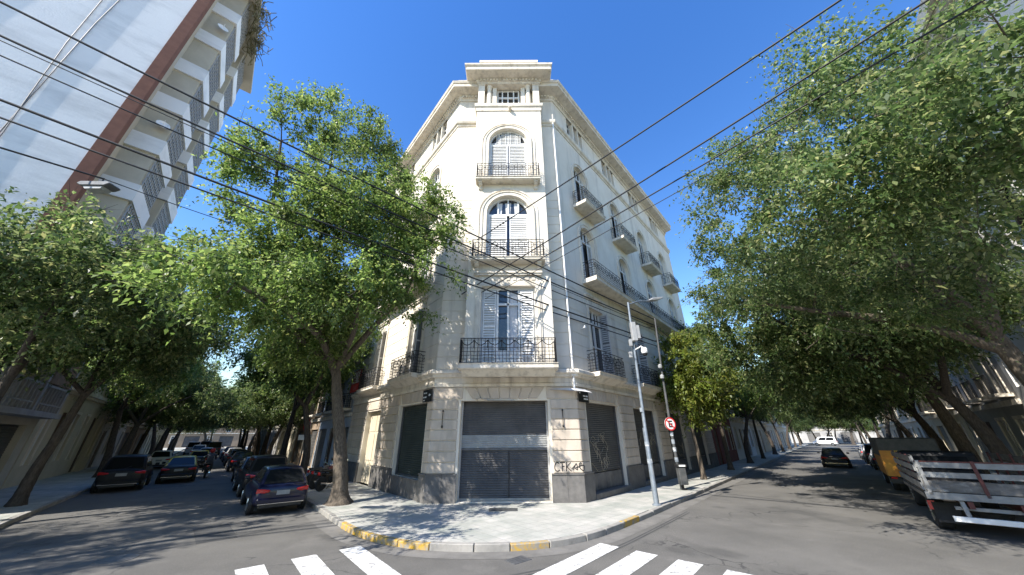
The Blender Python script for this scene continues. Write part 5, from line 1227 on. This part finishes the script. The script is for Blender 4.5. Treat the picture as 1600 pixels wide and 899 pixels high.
eB = fr('L', -11.5, 8.0, .1) + BASE
sB = [cable((8.31, 3.6, 10.45), tuple(eB), 1.25, .2, .018, B_L, B_G), cable((8.79, 3.72, 10.1), tuple(eB + Vector((0, 0, -.35))), 1.25, .22, .016, B_L, B_G), cable((8.52, 4.2, 9.75), tuple(eB + Vector((.3, .1, -.6))), 1.25, .2, .009, 'thinnest overhead cable from the right-hand trees to the left front', B_G)]
cable((6.64, 3.6, 10.45), (-1.7, 13.58, 11.2), 1.3, .08, .017, 'black overhead cable tied to the middle balcony of the bay', 'cables from the right-hand trees to the corner building')
# thin drop wires running back along the street from the slim pole
for k, z in enumerate((8.3, 7.9, 7.4)):
    q = KR - NR * .8 + R * 34; cable((8.2, 18.15, z), (q.x, q.y, z - .3), 1.0, .7, .012, 'thin cable running from the slim pole along the right-hand street', 'cables along the right-hand street')
# lamp hung over the left street
hl = thing('hanging_lamp', 'flat grey street luminaire hung on a cable in front of the white side wall', 'street lamp', (-12.12, 7.5, 9.2))
mb = MB(); mb.ext([(-.5, .02), (-.35, -.06), (.35, -.08), (.5, 0), (.4, .08), (-.4, .1)], -.16, .16); mb.build('housing', 'iron_grey', hl, bevel=.02)
mb = MB(); mb.ext([(-.3, -.06), (-.2, -.16), (.25, -.16), (.3, -.07)], -.12, .12); mb.build('lens', 'plastic_grey', hl)
mb = MB(); mb.tube([(0, 0, .08), (0, 0, .32)], .02, 6); mb.build('hanger', 'iron', hl)
cable((-13.9, 5.2, 9.25), (-12.12, 7.5, 9.5), 4.0, .1, .02, 'black cable holding the hanging street luminaire', 'cables of the hanging lamp')
cable((-12.12, 7.5, 9.5), (-9.6, 11.6, 10.0), 1.0, .05, .010, 'thin tail wire beyond the hanging street luminaire', 'cables of the hanging lamp')
for (x, y, z), lb in ((sA[1], 'round concrete pole holding the cable ends left of the crossing'), (sB[1], 'round concrete pole holding the cable ends right of the crossing')):
    ap = thing('anchor_pole', lb, 'pole', (x, y, 0)); mb = MB(); mb.tube([(0, 0, -.2), (0, 0, z + 2.2)], [.22, .14], 12); mb.build('post', 'grey_wall', ap)
    mb = MB(); mb.box(-.9, .9, -.06, .06, z + .6, z + .75); mb.build('crossarm', 'iron_grey', ap)

# ------------------------------------------------------------------ vehicles
def wheel_parts(t, pos, r=.31, w=.2):
    for (x, y) in pos:
        s = 1 if x > 0 else -1
        mb = MB(); mb.lathe([(r * .62, -w / 2), (r * .93, -w / 2), (r, -w * .32), (r, w * .32), (r * .93, w / 2), (r * .62, w / 2)], 'x', sides=22); o = mb.build('wheel', 'rubber', t, (x - s * w / 2, y, r))
        mb = MB(); mb.lathe([(.04, 0), (r * .2, .012), (r * .55, -.0), (r * .63, .012)], 'x', sides=22)
        for k in range(5): a = 2 * pi * k / 5; mb.tube([(.012, r * .1 * cos(a), r * .1 * sin(a)), (.012, r * .58 * cos(a), r * .58 * sin(a))], .025, 4)
        c = mb.build('rim', 'rim', o, (s * w * .45, 0, 0)); c.scale = (s, 1, 1)
KIND = {
 'hatch': dict(st=[(-2.06, .66, .40, .74), (-2.0, .80, .30, .90), (-1.75, .87, .22, .95), (-.8, .89, .2, .94), (.4, .89, .2, .95), (1.0, .88, .2, .93), (1.6, .86, .22, .84), (1.98, .76, .26, .70), (2.1, .6, .34, .55)],
      cab=dict(rb=-1.95, rt=-1.45, ft=.15, fb=1.02, zb=.90, zt=1.45, wb=.76, wt=.57)),
 'sedan': dict(st=[(-2.25, .66, .40, .78), (-2.2, .80, .30, .92), (-1.7, .86, .22, .97), (-.8, .88, .2, .94), (.4, .88, .2, .93), (1.0, .87, .2, .91), (1.7, .85, .22, .82), (2.1, .76, .26, .68), (2.22, .6, .34, .55)],
      cab=dict(rb=-1.6, rt=-.95, ft=.15, fb=1.0, zb=.90, zt=1.43, wb=.76, wt=.57)),
 'suv': dict(st=[(-2.12, .70, .45, .85), (-2.06, .86, .36, 1.02), (-1.75, .9, .28, 1.06), (-.8, .91, .27, 1.05), (.4, .91, .27, 1.05), (1.0, .9, .27, 1.04), (1.6, .88, .28, .97), (2.0, .8, .32, .86), (2.12, .64, .4, .68)],
      cab=dict(rb=-2.0, rt=-1.75, ft=.15, fb=1.0, zb=1.0, zt=1.66, wb=.8, wt=.64)),
 'van': dict(st=[(-2.4, .8, .42, 1.05), (-2.36, .9, .32, 1.15), (-1.75, .93, .28, 1.18), (-.8, .93, .27, 1.18), (.6, .93, .27, 1.18), (1.3, .92, .27, 1.16), (2.0, .88, .28, 1.0), (2.3, .8, .32, .86), (2.4, .64, .4, .68)],
      cab=dict(rb=-2.34, rt=-2.25, ft=.9, fb=1.75, zb=1.1, zt=2.0, wb=.86, wt=.76))}
def car(label, paint, loc, heading, kind='hatch', group=None, roof=None, lit=True):
    """heading: rotation about z; local +y is forward"""
    k = KIND[kind]; t = thing('parked_car' if group else 'car', label, 'van' if kind == 'van' else 'car', (loc[0], loc[1], 0), heading, group)
    st = k['st']; mb = MB(); ringn = []
    for (y, w, zb, zt) in st:
        h = zt - zb; half = [(w * .7, zb), (w * .95, zb + .06), (w, zb + h * .35), (w * .99, zb + h * .62), (w * .95, zb + h * .86), (w * .86, zt), (w * .45, zt + .03), (0, zt + .035)]
        full = half + [(-x, z) for x, z in half[-2::-1]]; ringn.append([(x, y, z) for x, z in full])
    n = len(ringn[0]); b = len(mb.v)
    for rg_ in ringn: mb.v += rg_
    for i in range(len(ringn) - 1):
        for j in range(n): j2 = (j + 1) % n; mb.f.append((b + i * n + j, b + i * n + j2, b + (i + 1) * n + j2, b + (i + 1) * n + j)); mb.m.append(0)
    mb.f.append(tuple(b + j for j in range(n))); mb.f.append(tuple(b + (len(ringn) - 1) * n + j for j in reversed(range(n)))); mb.m += [0, 0]
    body = mb.build('body', paint, t, weld=True)
    sub = body.modifiers.new('s', 'SUBSURF'); sub.levels = 2; sub.render_levels = 2; smooth_by_angle(body, 180)
    c = k['cab']; rb, rt, ft, fb, zb, zt, wb, wt = (c[q] for q in ('rb', 'rt', 'ft', 'fb', 'zb', 'zt', 'wb', 'wt')); ym = (rt + ft) / 2
    mb = MB(); V = [(wb, rb, zb), (wt, rt, zt - .03), (wt * 1.02, ym, zt), (wt, ft, zt - .02), (wb, fb, zb), (-wb, fb, zb), (-wt, ft, zt - .02), (-wt * 1.02, ym, zt), (-wt, rt, zt - .03), (-wb, rb, zb), (0, rt, zt), (0, ym, zt + .04), (0, ft, zt + .01)]
    mb.v = V; mb.f = [(0, 4, 3, 2, 1), (9, 8, 7, 6, 5), (0, 1, 10, 8, 9), (4, 5, 6, 12, 3), (1, 2, 11, 10), (2, 3, 12, 11), (10, 11, 7, 8), (11, 12, 6, 7)]; mb.m = [0] * 8
    smooth_by_angle(mb.build('cabin', roof or paint, t, bevel=.05), 35)
    def quad(a, b_, c_, d_, m, off, name):      # panel inset within a bilinear patch, pushed outward
        P_ = [Vector(q) for q in (a, b_, c_, d_)]; nrm = (P_[1] - P_[0]).cross(P_[3] - P_[0]).normalized(); cen = sum(P_, Vector()) / 4
        if nrm.dot(cen - Vector((0, ym, .8))) < 0: nrm = -nrm
        f = lambda u, v: (P_[0] * (1 - u) * (1 - v) + P_[1] * u * (1 - v) + P_[2] * u * v + P_[3] * (1 - u) * v + nrm * off)
        u0, u1, v0, v1 = m; mb = MB(); mb.face([f(u0, v0), f(u1, v0), f(u1, v1), f(u0, v1)]); mb.build(name, 'car_glass', t)
    quad((-wb, rb, zb), (wb, rb, zb), (wt, rt, zt - .03), (-wt, rt, zt - .03), (.07, .93, .10, .90), .012, 'rear_window')
    quad((-wb, fb, zb), (wb, fb, zb), (wt, ft, zt - .02), (-wt, ft, zt - .02), (.05, .95, .08, .9), .012, 'windscreen')
    for s in (-1, 1):
        A, B, C, D = (s * wb, rb, zb), (s * wb, fb, zb), (s * wt, ft, zt - .02), (s * wt, rt, zt - .03)
        if not (kind == 'van' and paint == 'paint_white' and False):
            quad(A, B, C, D, (.10, .48, .14, .86), .014, 'side_window'); quad(A, B, C, D, (.51, .86, .14, .86), .014, 'side_window')
        xl, yr, zl = s * st[1][1] * .83, st[0][0], st[1][3]
        mb = MB(); mb.ext([(-.22, -.02), (-.1, -.06), (.2, -.085), (.2, .075), (0, .06), (-.2, .03)] if s > 0 else [(.22, -.02), (.2, .03), (0, .06), (-.2, .075), (-.2, -.085), (.1, -.06)], -.05, .1); o = mb.build('tail_light', 'tail_lens', t, (xl - s * .05, yr + .055, zl - .15), bevel=.03); o.rotation_euler = (0, 0, s * rad(24))
        mb = MB(); mb.box(-.17, .17, -.1, .06, -.07, .08); o = mb.build('headlight', 'clear_lens', t, (s * .6, st[-1][0] - .16, st[-2][3] - .06), bevel=.03); o.rotation_euler = (0, 0, -s * rad(28))
        mb = MB(); mb.box(-.09, .09, -.05, .05, -.06, .06); mb.build('mirror', paint, t, (s * (wb + .2), fb - .3, zb + .12), bevel=.025)
    mb = MB(); mb.box(-.76, .76, -.07, .3, -.1, .1); mb.build('rear_bumper', paint, t, (0, st[0][0] + .04, .44), bevel=.05)
    mb = MB(); mb.box(-.66, .66, -.05, .25, -.07, .07); mb.build('diffuser', 'plastic_black', t, (0, st[0][0] + .06, .29), bevel=.03)
    mb = MB(); mb.box(-.7, .7, -.012, .0, -.012, .012); mb.build('trim_strip', 'chrome', t, (0, st[0][0] - .033, .36))
    mb = MB(); mb.tube([(0, -.01, 0), (.25, .03, .1)], .01, 4); mb.build('wiper', 'plastic_black', t, (0, rb - .03, zb + .06))
    mb = MB(); mb.box(-.2, .2, -.01, .02, -.065, .065); mb.build('licence_plate', 'plastic_grey', t, (0, st[0][0] - .012, st[0][3] - .06))
    yw_ = 1.3 if kind != 'van' else 1.5; wx = st[3][1] + .005
    for s in (-1, 1):
        for y in (-yw_, yw_):
            mb = MB(); mb.lathe([(.37, -.08), (.37, .004), (.3, .006)], 'x', sides=22); o = mb.build('wheel_arch', 'plastic_black', t, (s * (wx - .012), y, .33)); o.scale = (s, 1, 1)
    wheel_parts(t, [(s * (wx + .012), y) for s in (-1, 1) for y in (-yw_, yw_)])
    return t
HL, HR = AL, -AR               # headings along the two streets, away from the crossing
def on_left(off, s): return KL + NL * off + L * s
def on_right(off, s): return KR + NR * off + R * s
G1 = 'cars parked along the left-hand street'
car('dark blue hatchback parked at the corner kerb by the big ash tree', 'paint_blue', on_left(1.18, 2.75), HL, 'hatch', G1)
car('black hatchback parked in front of the dark blue one', 'paint_black', on_left(1.2, 7.9), HL + rad(1), 'suv', G1)
car('dark grey car parked in front of the black hatchback', 'paint_grey', on_left(1.15, 13.0), HL, 'sedan', G1)
car('black car parked beside the slim dark tree', 'paint_black', on_left(1.15, 24.5), HL, 'sedan', G1)
car('dark grey sedan parked far along the kerb beyond the slim dark tree', 'paint_grey', on_left(1.15, 32), HL, 'hatch', G1)
car('silver hatchback parked near the distant taxis', 'paint_silver', on_left(1.15, 40), HL, 'hatch', G1)
car('black hatchback parked past the silver one', 'paint_black', on_left(1.2, 47), HL, 'hatch', G1)
car('dark blue sedan parked on the shaded far kerb before the tower block', 'paint_black', on_left(6.75, 14.6), HL, 'suv', G1)
car('white hatchback parked on the far kerb near the grey house', 'paint_white', on_left(6.8, 33), HL, 'hatch', G1)
car('silver car parked on the far kerb behind the white hatchback', 'paint_silver', on_left(6.8, 27.4), HL, 'sedan', G1) if False else None
G2 = 'cars driving up the left-hand street'
car('black taxi with yellow roof driving away beside the motorcyclist', 'paint_black', on_left(4.7, 17.6), HL, 'sedan', None, roof='paint_yellow')
car('black taxi with yellow roof driving ahead of the other taxi', 'paint_black', on_left(4.1, 31.0), HL, 'sedan', None, roof='paint_yellow')
car('pale car in traffic ahead of the taxis', 'paint_silver', on_left(3.7, 44), HL, 'hatch')
car('white car far up the left-hand street in traffic', 'paint_white', on_left(4.6, 54), HL, 'suv')
car('dark van far up the left-hand street in traffic', 'paint_grey', on_left(2.9, 62), HL, 'van')
car('white van far up the left-hand street on the other lane', 'paint_white', on_left(5.6, 68), HL, 'van')
car('black car driving away under the right-hand trees', 'paint_black', on_right(4.9, 27.5), HR, 'hatch')
G3 = 'cars parked along the right-hand street'
car('dark grey car parked beyond the yellow van', 'paint_grey', on_right(7.9, 27), HR, 'hatch', G3)
car('black car parked beyond the dark grey car on the truck side', 'paint_black', on_right(7.9, 34), HR, 'suv', G3)
car('silver car parked far along the truck side', 'paint_silver', on_right(7.9, 42), HR, 'hatch', G3)
car('white van crossing at the far end of the right-hand street', 'paint_white', on_right(3.5, 106), HR + rad(82), 'van')

# parked yellow van with orange stripes
yv = thing('box_van', 'parked box van with dark grey top and yellow and orange lower panels', 'van', (*on_right(7.75, 13.4), 0), HR, G3)
mb = MB(); mb.box(-1.0, 1.0, -2.6, 1.2, .62, 2.3); mb.build('cargo_box', 'bin_grey', yv, bevel=.05)
mb = MB(); mb.box(-.92, .92, 1.2, 2.6, .5, 2.0); mb.build('cab', 'paint_yellow', yv, bevel=.18)
for x0, x1, m in ((-1.008, -.5, 'paint_orange'), (-.5, .1, 'paint_yellow'), (.1, .55, 'paint_maroon'), (.55, 1.008, 'paint_orange')):
    mb = MB(); mb.box(x0 + .01, x1 - .01, -2.63, -2.59, .66, 1.75); mb.build('rear_panel', m, yv)
for s in (-1, 1):
    mb = MB(); mb.box(-.012, .012, -2.5, 1.1, .66, 1.5); mb.build('side_panel', 'paint_orange', yv, (s * 1.01, 0, 0))
    mb = MB(); mb.box(-.1, .1, -.03, .03, -.12, .12); mb.build('tail_light', 'tail_lens', yv, (s * .85, -2.64, .52))
mb = MB(); mb.box(-1.0, 1.0, -2.7, -2.5, .38, .56); mb.build('rear_bumper', 'plastic_black', yv)
wheel_parts(yv, [(s * .95, y) for s in (-1, 1) for y in (-1.6, 1.7)], .36, .24)

# flatbed truck with stake sides
ft_ = on_right(7.9, 1.25)
tr = thing('flatbed_truck', 'old flatbed truck with open wooden stake sides and white rear bar', 'truck', (ft_.x, ft_.y, 0), HR)
BW, BLN, BZ = 1.12, 4.3, .98
for k in range(8):
    w = 2 * BW / 8; mb = MB(); mb.box(-BW + k * w + .006, -BW + (k + 1) * w - .006, 0, BLN, BZ - .05, BZ); mb.build('floor_board', 'plank', tr)
mb = MB(); mb.box(-BW - .03, BW + .03, -.06, .0, BZ - .14, BZ + .02); mb.build('tail_sill', 'plank_white', tr)
for s in (-1, 1):
    mb = MB(); mb.box(s * BW - .03, s * BW + .03, 0, BLN, BZ - .16, BZ - .052); mb.build('side_sill', 'plank', tr)
    for k, (z, h, m) in enumerate(((.06, .17, 'plank_white'), (.30, .15, 'plank'), (.52, .15, 'plank_white'), (.74, .15, 'plank'))):
        mb = MB(); mb.box(s * (BW + .02) - .014, s * (BW + .02) + .014, .0, BLN, BZ + z, BZ + z + h); mb.build('side_slat', m, tr)
    for y in (.04, 1.1, 2.15, 3.2, BLN - .08):
        mb = MB(); mb.box(s * (BW - .02) - .02, s * (BW - .02) + .02, y - .035, y + .035, BZ, BZ + .92); mb.build('stake', 'paint_maroon' if y > 1 else 'plank_white', tr)
for z, h, m in ((.02, .26, 'plank'), (.36, .13, 'plank_white'), (.60, .13, 'plank_white')):
    mb = MB(); mb.box(-BW + .02, BW - .02, -.02, .012, BZ + z + .02, BZ + z + h + .02); mb.build('tail_slat', m, tr)
mb = MB(); mb.box(-BW + .02, BW - .02, -.022, .014, BZ + .755, BZ + .785); mb.build('tail_edge', 'paint_maroon', tr)
for x, m in ((-BW + .08, 'plank_white'), (-.05, 'paint_maroon'), (BW - .1, 'paint_maroon')):
    mb = MB(); mb.box(x - .035, x + .035, -.06, -.022, BZ - .05, BZ + .8); o = mb.build('tail_stake', m, tr)
for s in (-1, 1):
    mb = MB(); mb.box(s * .42 - .05, s * .42 + .05, -.05, BLN + 2.1, .66, .82); mb.build('chassis_rail', 'paint_maroon', tr)
    mb = MB(); mb.extx([(.0, BZ - .16), (.12, BZ - .16), (-.02, .42), (-.14, .42)], s * .55 - .04, s * .55 + .04); mb.build('bar_strut', 'plank_white', tr)
    mb = MB(); mb.box(-.07, .07, -.04, .02, -.11, .11); mb.build('tail_light', 'tail_lens', tr, (s * 1.0, -.02, .72)) if s > 0 else mb.build('tail_light', 'tail_lens', tr, (s * 1.06, .6, .62))
    mb = MB(); mb.box(-.24, .24, -.01, .01, -.28, .2); mb.build('mud_flap', 'rubber', tr, (s * .82, .55, .5))
mb = MB(); mb.box(-.85, .85, -.18, -.08, .36, .48); mb.build('rear_bar', 'white_paint', tr, bevel=.01)
mb = MB(); mb.box(-.7, .7, .12, .2, .6, .68); mb.build('cross_tube', 'plank_white', tr)
mb = MB(); mb.lathe([(.02, -.14), (.3, -.12), (.36, 0), (.3, .1), (.02, .12)], 'z', (0, .75, .52), 18); mb.build('spare_wheel', 'rubber', tr)
wheel_parts(tr, [(s * x, y) for s in (-1, 1) for x, y in ((1.08, 1.05), (.95, 5.6))], .40, .3)
mb = MB(); mb.extx([(0, .6), (1.75, .6), (1.75, 1.3), (1.45, 1.36), (1.2, 1.85), (.1, 1.9), (0, 1.8)], -.9, .9); cabo = mb.build('cab', 'paint_black', tr, (0, BLN + .25, 0), bevel=.06)
mb = MB(); mb.face([(-.7, -.012, 1.3), (.7, -.012, 1.3), (.66, -.008, 1.72), (-.66, -.008, 1.72)]); mb.build('rear_window', 'car_glass', tr, (0, BLN + .25, 0))

# motorbikes
def motorbike(label, loc, rz, paint, group):
    t = thing('motorbike', label, 'motorbike', (loc[0], loc[1], PAVE if group else 0), rz, group)
    for y, r in ((-.66, .31), (.68, .31)):
        mb = MB(); mb.lathe([(r * .78, -.045), (r * .95, -.05), (r, 0), (r * .95, .05), (r * .78, .045)], 'x', sides=24); o = mb.build('wheel', 'rubber', t, (0, y, r))
        mb = MB(); mb.lathe([(.05, -.06), (.05, .06)], 'x', sides=10)
        for k in range(10): a = 2 * pi * k / 10; mb.tube([(0, 0, 0), (0, r * .8 * cos(a), r * .8 * sin(a))], .006, 4)
        mb.build('spokes', 'chrome', o)
    mb = MB()
    for s in (-1, 1): mb.tube([(s * .08, .68, .31), (s * .08, .42, .95)], .022, 6)
    mb.build('fork', 'chrome', t)
    mb = MB(); mb.tube([(0, .42, .88), (0, .1, .4), (0, -.3, .42), (0, -.66, .31)], .035, 6); mb.tube([(0, .42, .9), (0, -.2, .72), (0, -.75, .74)], .03, 6); mb.box(-.13, .13, -.18, .2, .28, .58); mb.build('frame', 'iron', t)
    mb = MB(); mb.extx([(-.12, .74), (.32, .8), (.38, .9), (.2, 1.0), (-.08, .9)], -.13, .13); mb.build('tank', paint, t, bevel=.05)
    mb = MB(); mb.extx([(-.1, .78), (-.78, .8), (-.85, .9), (-.45, .88), (-.1, .9)], -.12, .12); mb.build('seat', 'rubber', t, bevel=.03)
    mb = MB(); mb.tube([(-.36, .3, 1.08), (-.12, .42, 1.02), (.12, .42, 1.02), (.36, .3, 1.08)], .016, 6); mb.build('handlebar', 'chrome', t)
    mb = MB()
    for s in (-1, 1): mb.tube([(s * .25, .36, 1.04), (s * .32, .34, 1.25)], .008, 4); mb.lathe([(.02, -.01), (.07, 0), (.06, .015)], 'y', (s * .33, .34, 1.27), 10)
    mb.build('mirrors', 'chrome', t)
    mb = MB(); mb.lathe([(.02, -.08), (.09, -.02), (.1, .04)], 'y', (0, .5, .92), 14); mb.build('headlight', 'clear_lens', t)
    mb = MB(); mb.tube([(.14, .15, .32), (.16, -.3, .28), (.17, -.85, .36)], [.03, .045, .05], 8); mb.build('exhaust', 'chrome', t)
    mb = MB(); mb.box(-.06, .06, -.9, -.84, .68, .8); mb.build('tail_light', 'tail_lens', t)
    mb = MB(); mb.tube([(-.1, -.05, .3), (-.32, 0, .01)], .014, 5); mb.build('stand', 'iron', t)
    return t
GM = 'motorbikes parked behind the ash tree'
for k, (s, off, d, p, lb) in enumerate(((4.9, -1.5, 62, 'paint_black', 'black motorbike parked on the pavement closest to the ash trunk'), (5.9, -1.45, 66, 'paint_maroon', 'dark red motorbike parked in the middle of the row'), (6.9, -1.4, 60, 'paint_grey', 'grey motorbike parked at the far end of the row beside the leaning tree'))):
    motorbike(lb, on_left(off, s), HL - rad(d), p, GM)
rp_ = on_left(3.35, 18.6); motorbike('small motorbike ridden beside the black taxi', rp_, HL, 'paint_orange', None)

# motorcyclist seen from behind
def person(label, loc, rz, joints, edges, rads, skinmat, clothes):
    t = thing('person', label, 'person', loc, rz)
    me = bpy.data.meshes.new('body'); me.from_pydata(joints, edges, []); o = link('body', me, t)
    sk = o.modifiers.new('skin', 'SKIN'); ss = o.modifiers.new('sub', 'SUBSURF'); ss.levels = 2; ss.render_levels = 2
    for v, r in zip(me.skin_vertices[0].data, rads): v.radius = r if hasattr(r, '__len__') else (r, r)
    me.skin_vertices[0].data[0].use_root = True; me.materials.append(M[clothes]); return t
J = [(0, -.2, .95), (0, -.12, 1.2), (0, -.02, 1.42), (0, .0, 1.52), (0, .03, 1.62),
     (-.2, -.02, 1.42), (-.3, .1, 1.22), (-.32, .32, 1.1), (.2, -.02, 1.42), (.3, .1, 1.22), (.32, .32, 1.1),
     (-.14, -.1, .92), (-.2, .26, .82), (-.2, .1, .42), (-.2, .22, .36), (.14, -.1, .92), (.2, .26, .82), (.2, .1, .42), (.2, .22, .36)]
E_ = [(0, 1), (1, 2), (2, 3), (3, 4), (2, 5), (5, 6), (6, 7), (2, 8), (8, 9), (9, 10), (0, 11), (11, 12), (12, 13), (13, 14), (0, 15), (15, 16), (16, 17), (17, 18)]
RD = [(.17, .13), (.16, .12), (.17, .12), .06, .09, .08, .06, .045, .08, .06, .045, .1, .075, .055, .045, .1, .075, .055, .045]
pr = person('motorcyclist in dark jacket and red helmet riding beside the taxi', (rp_.x, rp_.y, 0), HL, J, E_, RD, None, 'jacket')
mb = MB(); mb.lathe([(.02, .16), (.09, .14), (.13, .06), (.14, -.02), (.125, -.1), (.1, -.13)], sides=16); smooth_by_angle(mb.build('helmet', 'red_paint', pr, (0, .03, 1.68)), 60)
# ends of the streets: distant trees and fronts close the view
car('grey van standing where the left-hand street fades out', 'paint_grey', on_left(4.2, 84), HL, 'van')
endL = on_left(30, 120); endR = on_right(-24, 135)
house('apartment_block', 'brown block closing the far end of the left-hand street', on_left(34, 128), -NL, HL, 60, 12, 15, 'brown_wall', 3, ('shop', 'win'), 4, detail=False, balc=False)
house('apartment_block', 'grey block closing the far end of the right-hand street', on_right(-26, 140), NR, HR, 62, 12, 9, 'grey_wall', 1, ('shop', 'win'), 4, detail=False, balc=False)
for k, (o_, s) in enumerate(((-3, 96), (3.5, 108), (10, 98))): regrow(t2, ['tree by the dim far end of the left-hand street', 'tree in front of the brown end block', 'tree opposite at the dim far end of the left-hand street'][k], on_left(o_, s), k * 1.9, 1.15, GL)
for k, (o_, s) in enumerate(((1.5, 126), (6, 130), (11, 124))): regrow(t2, ['bright tree before the grey end block', 'second bright tree before the grey end block', 'third bright tree before the grey end block'][k], on_right(o_, s), k * 1.9, 1.0, GR)

def screen(src, label, base, rz, sc, zs, group): t = regrow(src, label, base, rz, sc, group); t.scale = (sc, sc, sc * zs)
screen(low, 'dark canopy tree arching over the far taxis from the right-hand pavement', TL + L * 42, 2.6, 1.0, .95, GL)
screen(low, 'dark canopy tree arching over the far traffic from the left-hand pavement', TLL + L * 52, -.9, 1.05, .95, GL)
screen(low, 'dark canopy tree over the far van', TL + L * 66, 2.4, 1.1, .9, GL)
screen(low, 'dark canopy tree filling the far end of the left-hand street', TLL + L * 78, -.7, 1.2, .8, GL)
screen(low, 'dark tree standing in the dim background between the street rows', on_left(4.5, 100), .4, 1.3, .75, GL)
for k, o_ in enumerate((-8, -2, 4, 9, 15)): screen([t2, low][k % 2], ['low bright tree left of the end of the right-hand street', 'low tree beside the end of the right-hand street', 'low tree at the middle of the far crossing', 'low tree on the far side of the crossing', 'low tree at the truck side of the far crossing'][k], on_right(o_, 118 + 3 * (k % 3)), k * 1.3, 1.25, .62, GR)

screen(low, 'dark canopy tree over the parked black car beside the slim dark tree', TL + L * 31, 2.7, .95, .95, GL)
screen(low, 'dark canopy tree reaching from the low cream house over the taxis', TLL + L * 27, -.6, .95, .95, GL)
